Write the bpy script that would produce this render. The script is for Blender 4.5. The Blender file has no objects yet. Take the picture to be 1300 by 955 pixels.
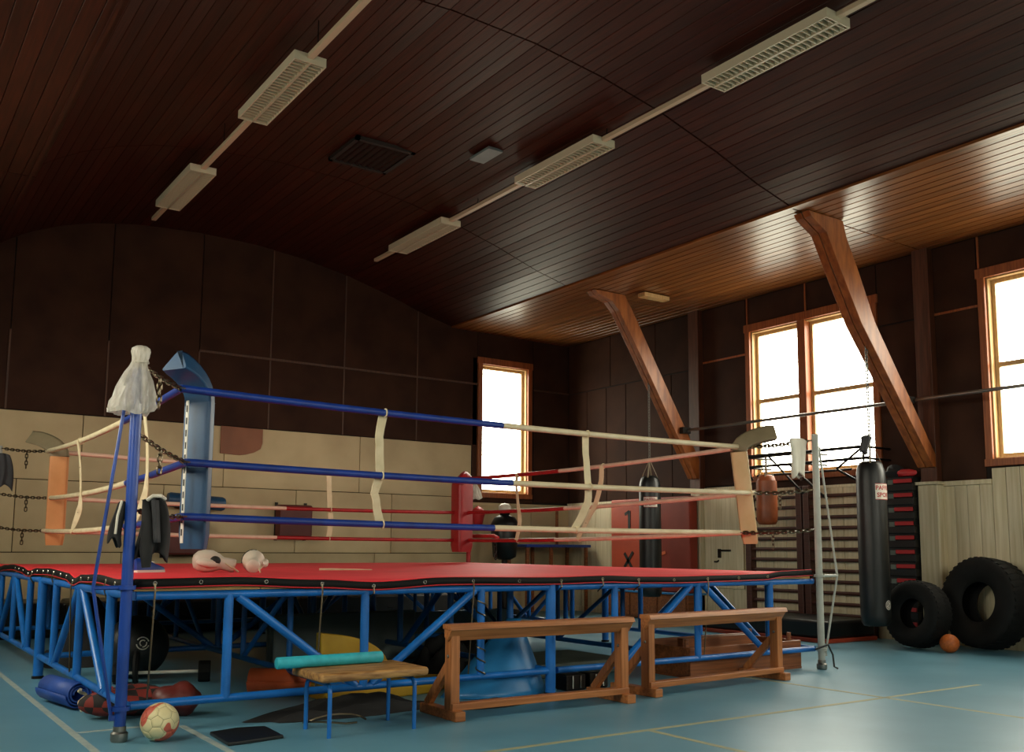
import bpy, math, random
from mathutils import Vector, Matrix, Euler, noise
random.seed(7)
sc = bpy.context.scene
COL = sc.collection
def lin(h):
    h = h.lstrip('#'); out = []
    for i in (0, 2, 4):
        c = int(h[i:i+2], 16) / 255
        out.append(c / 12.92 if c <= .04045 else ((c + .055) / 1.055) ** 2.4)
    return (*out, 1)

# ------------------------------------------------------------------ camera
YAW, PITCH, ROLL, FPX, PY = .605853, .117048, .006373, 1222.0, 552.5
cam_d = bpy.data.cameras.new('camera'); cam = bpy.data.objects.new('camera', cam_d); COL.objects.link(cam)
cy, sy, cp, sp = math.cos(YAW), math.sin(YAW), math.cos(PITCH), math.sin(PITCH)
fw = Vector((sy*cp, cy*cp, sp)); r0 = Vector((cy, -sy, 0)); u0 = r0.cross(fw)
rt = r0*math.cos(ROLL) + u0*math.sin(ROLL); up = -r0*math.sin(ROLL) + u0*math.cos(ROLL)
M = Matrix((rt, up, -fw)).transposed().to_4x4(); M.translation = (0, 0, 1.15)
cam.matrix_world = M
cam_d.sensor_fit = 'HORIZONTAL'; cam_d.sensor_width = 36; cam_d.lens = FPX/1300*36
cam_d.shift_y = (PY-477.5)/1300; cam_d.clip_start = .05
sc.camera = cam
# ------------------------------------------------------------------ sky and exposure
w = bpy.data.worlds.new('overcast_sky'); sc.world = w; w.use_nodes = True
wn = w.node_tree.nodes; wk = w.node_tree.links; bg = wn['Background']; bg.inputs[1].default_value = 18.5
wt = wn.new('ShaderNodeTexCoord'); wx = wn.new('ShaderNodeSeparateXYZ'); wr_ = wn.new('ShaderNodeValToRGB'); wk.new(wt.outputs['Generated'], wx.inputs[0])
wm = wn.new('ShaderNodeMapRange'); wm.inputs['From Min'].default_value = -1; wk.new(wx.outputs['Z'], wm.inputs[0]); wk.new(wm.outputs[0], wr_.inputs[0]); wk.new(wr_.outputs[0], bg.inputs[0])
e = wr_.color_ramp.elements; e[0].position = .47; e[0].color = (.40, .37, .29, 1); e[1].position = .51; e[1].color = (1, .93, .78, 1)   # ground below the horizon, even overcast above
vs = sc.view_settings; sc.display_settings.display_device = 'sRGB'
vs.view_transform = 'Standard'; vs.look = 'None'; vs.gamma = 1; vs.exposure = 0.0; vs.use_curve_mapping = False
sc.cycles.max_bounces = 10; sc.cycles.diffuse_bounces = 6; sc.cycles.use_denoising = True
sc.cycles.caustics_reflective = False; sc.cycles.caustics_refractive = False
def portal(c, sx, sz, rot):
    l = bpy.data.lights.new('sky_portal', 'AREA'); l.shape = 'RECTANGLE'; l.size = sx; l.size_y = sz; l.cycles.is_portal = True
    o = bpy.data.objects.new('sky_portal', l); o.location = c; o.rotation_euler = rot; COL.objects.link(o)
XR, XL, YB, YF = 11.4, -1.3, 14.535, -3.5          # inner faces of the walls
RWIN = [(7.73, 10.06), (3.97, 6.30), (-.2, 2.13)]   # window spans along the side walls
WZ0, WZ1 = 2.17, 4.60
LWIN = [(3.2, 5.53), (7.73, 10.06)]                    # left wall and front wall, behind the photograph's place
FWIN = [(.6, 2.93), (6.2, 8.53)]
for a, b in RWIN: portal((XR+.22, (a+b)/2, (WZ0+WZ1)/2), b-a, WZ1-WZ0, (math.pi/2, 0, math.pi/2))
for a, b in LWIN: portal((XL-.22, (a+b)/2, (WZ0+WZ1)/2), b-a, WZ1-WZ0, (math.pi/2, 0, -math.pi/2))
for a, b in FWIN: portal(((a+b)/2, YF-.22, (WZ0+WZ1)/2), b-a, WZ1-WZ0, (math.pi/2, 0, 0))
portal((9.9, YB+.22, 3.33), 1.2, 2.5, (math.pi/2, 0, math.pi))

# ------------------------------------------------------------------ materials
MATS = {}
def mat(name, c, rough=.6, c2=None, scale=6, stretch=(1, 1, 1), bump=0, metal=0, spec=.5, var=0, detail=4, lo=.35, hi=.65, world=False):
    m = bpy.data.materials.new(name); m.use_nodes = True; nt = m.node_tree; N = nt.nodes; L = nt.links
    b = N['Principled BSDF']; col = lin(c)
    b.inputs['Roughness'].default_value = rough; b.inputs['Metallic'].default_value = metal
    b.inputs['Specular IOR Level'].default_value = spec; b.inputs['Base Color'].default_value = col
    if c2 or bump or var:
        tc = N.new('ShaderNodeTexCoord'); mp = N.new('ShaderNodeMapping'); mp.inputs['Scale'].default_value = stretch
        oi = N.new('ShaderNodeObjectInfo')
        if world:
            ge = N.new('ShaderNodeNewGeometry'); L.new(ge.outputs['Position'], mp.inputs[0])
        else:
            L.new(tc.outputs['Object'], mp.inputs[0])
            ml = N.new('ShaderNodeMath'); ml.operation = 'MULTIPLY'; ml.inputs[1].default_value = 37
            L.new(oi.outputs['Random'], ml.inputs[0]); L.new(ml.outputs[0], mp.inputs['Location'])
        nz = N.new('ShaderNodeTexNoise'); nz.inputs['Scale'].default_value = scale; nz.inputs['Detail'].default_value = detail
        L.new(mp.outputs[0], nz.inputs['Vector']); out = None
        if c2:
            rp = N.new('ShaderNodeValToRGB'); rp.color_ramp.elements[0].position = lo; rp.color_ramp.elements[1].position = hi
            rp.color_ramp.elements[0].color = col; rp.color_ramp.elements[1].color = lin(c2)
            L.new(nz.outputs[0], rp.inputs[0]); out = rp.outputs[0]
        if var:
            hs = N.new('ShaderNodeHueSaturation'); ma = N.new('ShaderNodeMapRange')
            ma.inputs['To Min'].default_value = 1-var; ma.inputs['To Max'].default_value = 1+var
            L.new(oi.outputs['Random'], ma.inputs[0]); L.new(ma.outputs[0], hs.inputs['Value'])
            if out: L.new(out, hs.inputs['Color'])
            else: hs.inputs['Color'].default_value = col
            out = hs.outputs[0]
        if out: L.new(out, b.inputs['Base Color'])
        if bump:
            bp = N.new('ShaderNodeBump'); bp.inputs['Strength'].default_value = bump; bp.inputs['Distance'].default_value = .01
            L.new(nz.outputs[0], bp.inputs['Height']); L.new(bp.outputs[0], b.inputs['Normal'])
    MATS[name] = m; return m
LY = (14, .7, 14); LX = (.7, 14, 14); LZ = (14, 14, .7)
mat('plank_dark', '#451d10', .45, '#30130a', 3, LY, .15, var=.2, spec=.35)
mat('plank_lit', '#8a562c', .30, '#633a1a', 3, LY, .12, var=.22)  # right aisle boards: window light put into a lighter plank colour
mat('ceiling_back', '#140a07', .9)
mat('panel_brown', '#3c2418', .8, '#2f1a11', 2.2, (1, 1, 1), .1, var=.07, spec=.2)
mat('batten_brown', '#3f271c', .6, '#54341f', 4, LZ)
mat('panel_white', '#c4b088', .6, '#b39e78', 1.4, (1, 1, 1), .05, var=.05)
mat('board_white', '#d8ccae', .5, '#c4b692', 2, LZ, .1, var=.06)
mat('backing_dark', '#1c120d', .9)
mat('pine', '#b0672f', .4, '#8d4c20', 3, LZ, .08)
mat('pine_x', '#b0672f', .4, '#8d4c20', 3, LX, .08)
mat('pine_y', '#b0672f', .4, '#8d4c20', 3, LY, .08)
mat('casing', '#a05a30', .45, '#7f4322', 3, LZ, .08)
mat('sash', '#c9a878', .4, '#b8935f', 3, LZ)
mat('strut', '#a5602f', .4, '#7c431f', 2.5, (6, 6, 1.2), .1)
mat('strut_dark', '#5a3120', .5, '#42220f', 3, LZ, .1)
mat('bench_wood', '#b87440', .45, '#8f5529', 3, LX, .1, var=.08)
mat('bench_wood_z', '#b87440', .45, '#8f5529', 3, LZ, .1, var=.08)
mat('stool_wood', '#b88a50', .55, '#7a5228', 7, (1, 5, 5), .2)
mat('box_wood', '#94572f', .5, '#6e3c1e', 3, LX, .1)
mat('plywood', '#c89a58', .6, '#a87b40', 6, LX)
mat('bar_wood', '#4a251a', .45, '#34170f', 4, LY, .1)
mat('lamp_white', '#cfc7ae', .4); mat('lamp_louvre', '#b9b198', .35); mat('rail_pale', '#c4b397', .5)
mat('frame_blue', '#1a6fc4', .35, '#155ea9', 5, (1, 1, 1), .03); mat('post_blue', '#15429a', .35, '#113783', 4)
mat('rope_blue', '#0d378f', .45, '#0a2d78', 8); mat('rope_white', '#dccfae', .5, '#cfbf9a', 8); mat('rope_red', '#a3161c', .45, '#8c1015', 8); mat('rope_pink', '#d9b6a0', .5, '#cda590', 8)
mat('pad_blue', '#1d4a70', .45, '#183f61', 3, bump=.15); mat('pad_red', '#a01c22', .45, '#8c161c', 3, bump=.1)
mat('pad_beige', '#d2b78c', .5, '#c4a778', 3, bump=.15); mat('pad_orange', '#cf8f58', .5, '#c08048', 3, bump=.1); mat('pad_grey', '#8a7d62', .55, '#7b6e54', 3, bump=.15)
mat('strap_tan', '#9d927c', .7); mat('strap_white', '#dccdaa', .7, '#cfbe98', 9)
mat('canvas_red', '#f0303a', .66, '#e42934', 2.5, bump=.05, world=True); mat('trim_black', '#0c0b0b', .75, spec=.25); mat('hem_red', '#b01a22', .5)
mat('chrome', '#b9b4aa', .25, metal=1); mat('steel', '#8d8a84', .4, metal=1); mat('chain_metal', '#6f6452', .4, metal=1); mat('dark_metal', '#2b2724', .4, metal=.8)
mat('black_vinyl', '#121414', .4, '#0d0f0f', 4, bump=.1); mat('black_cloth', '#121112', .85, '#1b1a1b', 6, bump=.4)
mat('grey_cloth', '#3c3c40', .8, '#2a2a2d', 4, bump=.3); mat('rubber', '#0c0c0c', .75, '#121211', 10, bump=.3, spec=.25)
mat('white_cloth', '#d8d2c4', .8, '#c9c2b2', 5, bump=.2); mat('glove_white', '#d9cdbd', .4, '#ccbfae', 4); mat('black', '#0c0c0c', .6); mat('white', '#ded8cb', .5); mat('red_print', '#b0241e', .5)
mat('teal_foam', '#2fb3c4', .6, '#28a2b4', 20, bump=.05); mat('blue_vinyl', '#2a80bd', .4, '#2272ab', 3, bump=.1); mat('yellow_foam', '#d6a92c', .55, '#c4981f', 4, bump=.05)
mat('orange_foam', '#e06a3c', .55, '#d05c30', 5); mat('blue_foam', '#2450a8', .55, '#1e4594', 5); mat('leather', '#a0542c', .45, '#84421f', 5, bump=.2)
mat('mat_orange', '#b8492c', .5, '#a63e24', 2.5, bump=.05); mat('mat_red', '#963322', .5, '#86291a', 2.5, bump=.05); mat('grey_vinyl', '#6f7c7e', .5, '#616d70', 3); mat('mat_greygreen', '#667068', .6, '#586158', 4)
mat('post_grey', '#aeb0a8', .4, '#9b9d95', 4); mat('wall_pad_red', '#5c1c16', .5, '#4a140f', 3); mat('board_brown', '#8a5030', .5, '#774326', 2)
mat('basketball', '#c4682a', .55, '#a9541f', 40, bump=.2); mat('medicine', '#1a1e20', .5, '#121517', 6, bump=.2); mat('red_plastic', '#b8262a', .45); mat('line_yellow', '#a5a27c', .6, '#8c9682', 14, lo=.3, hi=.8, world=True); mat('line_white', '#aab4ac', .6, '#8aa0a4', 14, lo=.3, hi=.8, world=True)
mat('plaid', '#7d231c', .8); mat('football_skin', '#e2d8bd', .4)
mat('vent_dark', '#1d120d', .7); mat('green_cloth', '#3e5a44', .8)
def tweak_floor():
    m = mat('floor_vinyl', '#689bb0', .38, '#598ca2', 1.1, (1, 1, 1), .04, world=True, detail=6); return m
tweak_floor()
def two_tone(name, ca, cb, kind, scale):     # flat print: checks or blotches
    m = MATS[name]; nt = m.node_tree; N = nt.nodes; L = nt.links; b = N['Principled BSDF']; tc = N.new('ShaderNodeTexCoord')
    t = N.new('ShaderNodeTexChecker' if kind == 'check' else 'ShaderNodeTexNoise'); t.inputs['Scale'].default_value = scale
    L.new(tc.outputs['Object'], t.inputs['Vector'])
    if kind == 'check':
        t.inputs['Color1'].default_value = lin(ca); t.inputs['Color2'].default_value = lin(cb); L.new(t.outputs['Color'], b.inputs['Base Color'])
    else:
        t.inputs['Detail'].default_value = 1; rp = N.new('ShaderNodeValToRGB'); e = rp.color_ramp.elements
        e[0].position = .535; e[0].color = lin(ca); e[1].position = .55; e[1].color = lin(cb)
        L.new(t.outputs[0], rp.inputs[0]); L.new(rp.outputs[0], b.inputs['Base Color'])
two_tone('plaid', '#7a241a', '#1c1514', 'check', 11); two_tone('football_skin', '#ddcf9f', '#c9614c', 'noise', 9)
def glass_mat():
    m = bpy.data.materials.new('window_glass'); m.use_nodes = True; nt = m.node_tree; N = nt.nodes; L = nt.links
    N.remove(N['Principled BSDF']); t = N.new('ShaderNodeBsdfTransparent'); g = N.new('ShaderNodeBsdfGlossy'); g.inputs['Roughness'].default_value = .05
    t.inputs[0].default_value = (.95, .97, .96, 1); x = N.new('ShaderNodeMixShader'); x.inputs[0].default_value = .05
    L.new(t.outputs[0], x.inputs[1]); L.new(g.outputs[0], x.inputs[2]); L.new(x.outputs[0], N['Material Output'].inputs[0]); MATS['glass'] = m
glass_mat()
def plastic_bag_mat():
    m = mat('plastic_film', '#e2ddd0', .22, '#b9b2a2', 20, bump=1.0, stretch=(1.6, 1.6, .7), detail=6); b = m.node_tree.nodes['Principled BSDF']
    nt = m.node_tree; t = nt.nodes.new('ShaderNodeBsdfTranslucent'); t.inputs[0].default_value = (.8, .78, .72, 1)
    x = nt.nodes.new('ShaderNodeMixShader'); x.inputs[0].default_value = .35; y = nt.nodes.new('ShaderNodeMixShader'); y.inputs[0].default_value = .3; tr = nt.nodes.new('ShaderNodeBsdfTransparent')
    nt.links.new(b.outputs[0], x.inputs[1]); nt.links.new(t.outputs[0], x.inputs[2]); nt.links.new(x.outputs[0], y.inputs[1]); nt.links.new(tr.outputs[0], y.inputs[2]); nt.links.new(y.outputs[0], nt.nodes['Material Output'].inputs[0])
plastic_bag_mat()

# ------------------------------------------------------------------ mesh helpers
V = Vector
class MB:
    def __init__(s): s.v = []; s.f = []
    def add(s, vs, fs):
        n = len(s.v); s.v += [V(p) for p in vs]; s.f += [tuple(i+n for i in f) for f in fs]; return s
    def box(s, x0, x1, y0, y1, z0, z1):
        return s.add([(x0,y0,z0),(x1,y0,z0),(x1,y1,z0),(x0,y1,z0),(x0,y0,z1),(x1,y0,z1),(x1,y1,z1),(x0,y1,z1)],
                     [(0,3,2,1),(4,5,6,7),(0,1,5,4),(1,2,6,5),(2,3,7,6),(3,0,4,7)])
    def beam(s, p0, p1, a, b, up=(0, 0, 1)):          # a: width across, b: size along up
        p0, p1 = V(p0), V(p1); t = (p1-p0).normalized(); upv = V(up)
        if abs(t.dot(upv)) > .95: upv = V((0, 1, 0)) if abs(t.y) < .9 else V((1, 0, 0))
        x = t.cross(upv).normalized(); y = x.cross(t)
        vs = [p+x*a/2*i+y*b/2*j for p in (p0, p1) for i, j in ((-1,-1),(1,-1),(1,1),(-1,1))]
        return s.add(vs, [(0,3,2,1),(4,5,6,7),(0,1,5,4),(1,2,6,5),(2,3,7,6),(3,0,4,7)])
    def sweep(s, pts, sect, xdir, closed=False, scales=None):   # section (x along xdir-ish, y normal)
        pts = [V(p) for p in pts]; n = len(pts); k = len(sect); vs = []; fs = []
        for i, p in enumerate(pts):
            a = pts[(i-1) % n] if closed or i > 0 else p; b = pts[(i+1) % n] if closed or i < n-1 else p
            t = (b-a).normalized(); xd = V(xdir[i] if isinstance(xdir, list) else xdir); xd = (xd - t*xd.dot(t)).normalized(); yd = t.cross(xd)
            sc_ = scales[i] if scales else 1
            vs += [p+xd*q[0]*sc_+yd*q[1]*sc_ for q in sect]
        m = n if closed else n-1
        for i in range(m):
            for j in range(k):
                fs.append((i*k+j, i*k+(j+1) % k, ((i+1) % n)*k+(j+1) % k, ((i+1) % n)*k+j))
        if not closed: fs += [tuple(range(k-1, -1, -1)), tuple((n-1)*k+j for j in range(k))]
        return s.add(vs, fs)
    def tube(s, pts, r, n=8, closed=False):
        pts = [V(p) for p in pts]; rr = r if isinstance(r, (list, tuple)) else [r]*len(pts)
        vs = []; fs = []; m = len(pts); x = None
        for i, p in enumerate(pts):
            a = pts[(i-1) % m] if closed or i > 0 else p; b = pts[(i+1) % m] if closed or i < m-1 else p
            t = (b-a).normalized()
            if x is None: x = t.cross(V((0, 0, 1)) if abs(t.z) < .9 else V((1, 0, 0))).normalized()
            x = (x-t*x.dot(t)).normalized(); y = t.cross(x)
            vs += [p+(x*math.cos(2*math.pi*j/n)+y*math.sin(2*math.pi*j/n))*rr[i] for j in range(n)]
        q = m if closed else m-1
        for i in range(q):
            for j in range(n): fs.append((i*n+j, i*n+(j+1) % n, ((i+1) % m)*n+(j+1) % n, ((i+1) % m)*n+j))
        if not closed: fs += [tuple(range(n-1, -1, -1)), tuple((m-1)*n+j for j in range(n))]
        return s.add(vs, fs)
    def lathe(s, prof, n=24, c=(0, 0, 0), axis=(0, 0, 1), fn=None, closed=False):
        c = V(c); az = V(axis).normalized(); ax = az.cross(V((0, 1, 0)) if abs(az.y) < .9 else V((1, 0, 0))).normalized(); ay = az.cross(ax)
        vs = []; fs = []; k = len(prof)
        for (r, z) in prof:
            for j in range(n):
                a = 2*math.pi*j/n; rr = r*(fn(a, z) if fn else 1); vs.append(c+az*z+(ax*math.cos(a)+ay*math.sin(a))*rr)
        for i in range(k if closed else k-1):
            for j in range(n): fs.append((i*n+j, i*n+(j+1) % n, ((i+1) % k)*n+(j+1) % n, ((i+1) % k)*n+j))
        if not closed: fs += [tuple(range(n-1, -1, -1)), tuple((k-1)*n+j for j in range(n))]
        return s.add(vs, fs)
    def prism(s, poly, plane, a, b):        # polygon in 'xz' (extruded in y), 'yz' (in x) or 'xy' (in z)
        k = len(poly); P = {'xz': lambda q, d: (q[0], d, q[1]), 'yz': lambda q, d: (d, q[0], q[1]), 'xy': lambda q, d: (q[0], q[1], d)}[plane]
        vs = [P(q, a) for q in poly]+[P(q, b) for q in poly]
        return s.add(vs, [tuple(range(k-1, -1, -1)), tuple(range(k, 2*k))]+[(i, (i+1) % k, (i+1) % k+k, i+k) for i in range(k)])
    def grid(s, fn, nu, nv):
        vs = [fn(i/nu, j/nv) for j in range(nv+1) for i in range(nu+1)]
        return s.add(vs, [(j*(nu+1)+i, j*(nu+1)+i+1, (j+1)*(nu+1)+i+1, (j+1)*(nu+1)+i) for j in range(nv) for i in range(nu)])
    def ball(s, c, r, n=16, m=10, fn=None):
        c = V(c); rx, ry, rz = r if isinstance(r, (tuple, list)) else (r, r, r); vs = [c+V((0, 0, -rz))]; fs = []
        for i in range(1, m):
            ph = -math.pi/2+math.pi*i/m
            for j in range(n):
                a = 2*math.pi*j/n; d = V((math.cos(a)*math.cos(ph), math.sin(a)*math.cos(ph), math.sin(ph)))
                k = fn(d) if fn else 1; vs.append(c+V((d.x*rx, d.y*ry, d.z*rz))*k)
        vs.append(c+V((0, 0, rz))); top = len(vs)-1
        for j in range(n): fs.append((0, 1+(j+1) % n, 1+j)); fs.append((top, 1+(m-2)*n+j, 1+(m-2)*n+(j+1) % n))
        for i in range(m-2):
            for j in range(n): a = 1+i*n; fs.append((a+j, a+(j+1) % n, a+n+(j+1) % n, a+n+j))
        return s.add(vs, fs)
ORG = {}
def mesh_of(name, mb, origin, smooth, mtl):
    me = bpy.data.meshes.new(name); o = V(origin)
    me.from_pydata([tuple(p-o) for p in mb.v], [], mb.f); me.materials.append(MATS[mtl])
    import bmesh
    bm = bmesh.new(); bm.from_mesh(me); bmesh.ops.recalc_face_normals(bm, faces=bm.faces); bm.to_mesh(me); bm.free()
    if smooth:
        for p in me.polygons: p.use_smooth = True
        me.set_sharp_from_angle(angle=math.radians(smooth if smooth > 1 else 42))
    return me
def obj(name, mb, mtl, parent=None, origin=None, smooth=0, bevel=0, solid=0, subsurf=0, seg=2):
    po = ORG[parent.name] if parent else V((0, 0, 0))
    if origin is None:
        if parent: origin = po
        else:
            lo = [min(p[i] for p in mb.v) for i in range(3)]; hi = [max(p[i] for p in mb.v) for i in range(3)]
            origin = ((lo[0]+hi[0])/2, (lo[1]+hi[1])/2, lo[2])
    o = bpy.data.objects.new(name, mesh_of(name, mb, origin, smooth, mtl)); COL.objects.link(o)
    o.location = V(origin)-po; ORG[o.name] = V(origin)
    if parent: o.parent = parent
    if solid: md = o.modifiers.new('solid', 'SOLIDIFY'); md.thickness = solid; md.offset = 0
    if subsurf: md = o.modifiers.new('sub', 'SUBSURF'); md.levels = subsurf; md.render_levels = subsurf
    if bevel:
        md = o.modifiers.new('bevel', 'BEVEL'); md.width = bevel; md.segments = seg; md.limit_method = 'ANGLE'; md.angle_limit = math.radians(40)
    return o
def tag(o, label, cat, group=None):
    o['label'] = label; o['category'] = cat
    if group: o['group'] = group
    return o
def thing(name, label, cat, loc, group=None):
    o = bpy.data.objects.new(name, None); o.location = loc; o.empty_display_size = .1; COL.objects.link(o); ORG[o.name] = V(loc)
    return tag(o, label, cat, group)
def struct(name, mb=None, mtl=None, loc=(0, 0, 0), **k):
    if mb: o = obj(name, mb, mtl, origin=loc, **k)
    else: o = bpy.data.objects.new(name, None); o.location = loc; COL.objects.link(o); ORG[o.name] = V(loc)
    o['kind'] = 'structure'; return o
def share(name, src, parent, world, rot=None):       # another piece with the same mesh
    o = bpy.data.objects.new(name, src.data); COL.objects.link(o); o.parent = parent; o.location = V(world)-ORG[parent.name]
    if rot: o.rotation_euler = rot
    ORG[o.name] = V(world); return o
def dup(root, delta, label, rotz=0):
    r = root.copy(); COL.objects.link(r); r.location = root.location+V(delta); r.rotation_euler.z = rotz; r['label'] = label; ORG[r.name] = ORG[root.name]+V(delta)
    for ch in list(root.children):
        c = ch.copy(); COL.objects.link(c); c.parent = r
        for g in list(ch.children):
            d = g.copy(); COL.objects.link(d); d.parent = c
    return r
def lerp(a, b, t): return V(a)*(1-t)+V(b)*t
def text_mesh(mb, s, size, fn, ext=.001):            # letters as flat geometry placed by fn(x, y)
    cu = bpy.data.curves.new('letters', 'FONT'); cu.body = s; cu.size = size; cu.align_x = 'CENTER'; cu.align_y = 'CENTER'; cu.offset = size*.025; cu.resolution_u = 3
    o = bpy.data.objects.new('letters', cu); COL.objects.link(o); bpy.context.view_layer.update()
    me = bpy.data.meshes.new_from_object(o.evaluated_get(bpy.context.evaluated_depsgraph_get()))
    mb.add([fn(v.co.x, v.co.y) for v in me.vertices], [tuple(p.vertices) for p in me.polygons])
    bpy.data.objects.remove(o); bpy.data.curves.remove(cu); bpy.data.meshes.remove(me)

# ================================================================== SETTING
# ---- floor
struct('floor', MB().box(XL-.3, XR+.3, YF-.3, YB+.3, -.1, 0), 'floor_vinyl')
lw = .045
fl = [('line_white', (1.24, 1.24+lw, 2.5, 11.5)), ('line_yellow', (1.9, 8.2, 4.68, 4.68+lw)), ('line_yellow', (4.31, 4.31+lw, 1.5, 4.68)),
      ('line_yellow', (6.82, 6.82+lw, 1.5, 6.6)), ('line_white', (1.285, 1.75, 6.53, 6.53+lw)), ('line_white', (1.87, 1.87+lw, 5.2, 6.45))]
flo = bpy.data.objects['floor']
for m_, (a, b, c, d) in fl: obj('floor_marking', MB().box(a, b, c, d, 0, .0015), m_, flo)
# ---- ceiling: vault over the ring, flat aisles either side
prof = [(1.40, 5.20), (1.62, 5.36), (1.9, 5.52), (2.25, 5.67), (2.7, 5.80), (3.3, 5.90), (4.2, 5.95), (5.1, 5.93), (5.9, 5.84), (6.7, 5.69), (7.5, 5.47), (8.2, 5.24), (8.76, 5.10)]
def vault_z(x):
    for (a, za), (b, zb) in zip(prof, prof[1:]):
        if a <= x <= b: return za+(zb-za)*(x-a)/(b-a)
    return 5.1
back = MB()
for (a, za), (b, zb) in zip([(XL-.3, 5.13), (1.40, 5.13)]+prof+[(8.76, 5.1)], [(1.40, 5.13)]+prof+[(8.76, 5.1), (XR+.3, 5.07)]):
    back.add([(a, YF-.3, za+.03), (b, YF-.3, zb+.03), (b, YB+.3, zb+.03), (a, YB+.3, za+.03)], [(0, 1, 2, 3)])
back.box(XL-.3, XR+.3, YF-.3, YB+.3, 6.3, 6.35)
ceil = struct('ceiling', back, 'ceiling_back')
PW = .138
def arc_pts(pts, step):
    out = []; d = step/2; acc = 0
    for (a, za), (b, zb) in zip(pts, pts[1:]):
        L = math.hypot(b-a, zb-za)
        while d <= acc+L:
            t = (d-acc)/L; out.append((a+(b-a)*t, za+(zb-za)*t, math.atan2(zb-za, b-a))); d += step
        acc += L
    return out
vp = arc_pts(prof, PW); rp_ = arc_pts([(8.77, 5.085), (XR, 5.06)], PW); lp_ = arc_pts([(XL, 5.12), (1.40, 5.12)], PW)
bays = [(2.85, 6.988), (7.010, 11.19), (11.205, YB)]
for bi, (ya, yb) in enumerate(bays):
    h = (yb-ya)/2; hw = PW/2-.0022; tri = [(-hw, .014), (-hw, -.008), (-hw+.004, -.012), (hw-.004, -.012), (hw, -.008), (hw, .014)]
    src = sr2 = None
    for x, z, a in ([p for p in vp if bi > 0 or p[0] > 4.5]+rp_+([p for p in lp_] if bi > 0 else [])):
        c = V((x, (ya+yb)/2, z))
        if x > 8.77:
            if sr2 is None: sr2 = obj('plank', MB().prism([(-hw+.003, .014), (-hw+.003, -.004), (-hw+.008, -.012), (hw-.008, -.012), (hw-.003, -.004), (hw-.003, .014)], 'xz', -h, h), 'plank_lit', ceil, origin=(0, 0, 0)); sr2.location = c; ORG[sr2.name] = c; sr2.rotation_euler = (0, -a, 0)
            else: share('plank', sr2, ceil, c, (0, -a, 0))
        elif src is None:
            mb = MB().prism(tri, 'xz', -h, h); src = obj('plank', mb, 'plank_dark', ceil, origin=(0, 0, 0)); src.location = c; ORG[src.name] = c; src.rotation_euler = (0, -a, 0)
        else: share('plank', src, ceil, c, (0, -a, 0))
# unseen bay above the camera: same boards joined
rest = MB()
def tilted(x, z, a, y0, y1):
    ca, sa = math.cos(a), math.sin(a); rest.prism([(x+px*ca-pz*sa, z+px*sa+pz*ca) for px, pz in tri], 'xz', y0, y1)
for x, z, a in vp+rp_+lp_: tilted(x, z, a, YF, 2.838)
for x, z, a in [p for p in vp if p[0] <= 4.5]+lp_: tilted(x, z, a, 2.85, 6.988)
ro = obj('plank', rest, 'plank_dark', ceil); ro['kind'] = 'stuff'
for yj in (7.0, 11.2): # narrow ribs at the board joints of the vault
    for q in range(2): pass
# trims: edge boards where the vault meets the aisles
struct('trim_1', MB().box(8.735, 8.775, 2.85, YB, 5.07, 5.14), 'plank_lit')
struct('trim_2', MB().box(1.385, 1.415, 2.85, YB, 5.08, 5.22), 'plank_dark')
# ---- walls
def yz_wall(name, x0, x1, y0, y1, z1, wins, zsill, ztop):
    mb = MB(); y = y0
    for a, b in sorted(wins):
        mb.box(x0, x1, y, a, 0, z1); mb.box(x0, x1, a, b, 0, zsill); mb.box(x0, x1, a, b, ztop, z1); y = b
    mb.box(x0, x1, y, y1, 0, z1); return struct(name, mb, 'backing_dark')
IN = .09
wr = yz_wall('wall_right', XR+.02, XR+.2, YF-.3, YB+.3, 6.3, [(a+IN, b-IN) for a, b in RWIN], WZ0+IN, WZ1-IN)
wl = yz_wall('wall_left', XL-.2, XL-.02, YF-.3, YB+.3, 6.3, [(a+IN, b-IN) for a, b in LWIN], WZ0+IN, WZ1-IN)
BW = (9.31, 10.51); BZ = (2.05, 4.58)
mb = MB(); mb.box(XL-.3, BW[0]+IN, YB+.02, YB+.2, 0, 6.3).box(BW[1]-IN, XR+.3, YB+.02, YB+.2, 0, 6.3).box(BW[0]+IN, BW[1]-IN, YB+.02, YB+.2, 0, BZ[0]+IN).box(BW[0]+IN, BW[1]-IN, YB+.02, YB+.2, BZ[1]-IN, 6.3)
wb = struct('wall_back', mb, 'backing_dark')
mb = MB(); x_ = XL-.3
for a, b in FWIN: mb.box(x_, a+IN, YF-.2, YF, 0, 6.3).box(a+IN, b-IN, YF-.2, YF, 0, WZ0+IN).box(a+IN, b-IN, YF-.2, YF, WZ1-IN, 6.3); x_ = b-IN
mb.box(x_, XR+.3, YF-.2, YF, 0, 6.3); struct('wall_front', mb, 'panel_brown')
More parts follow.
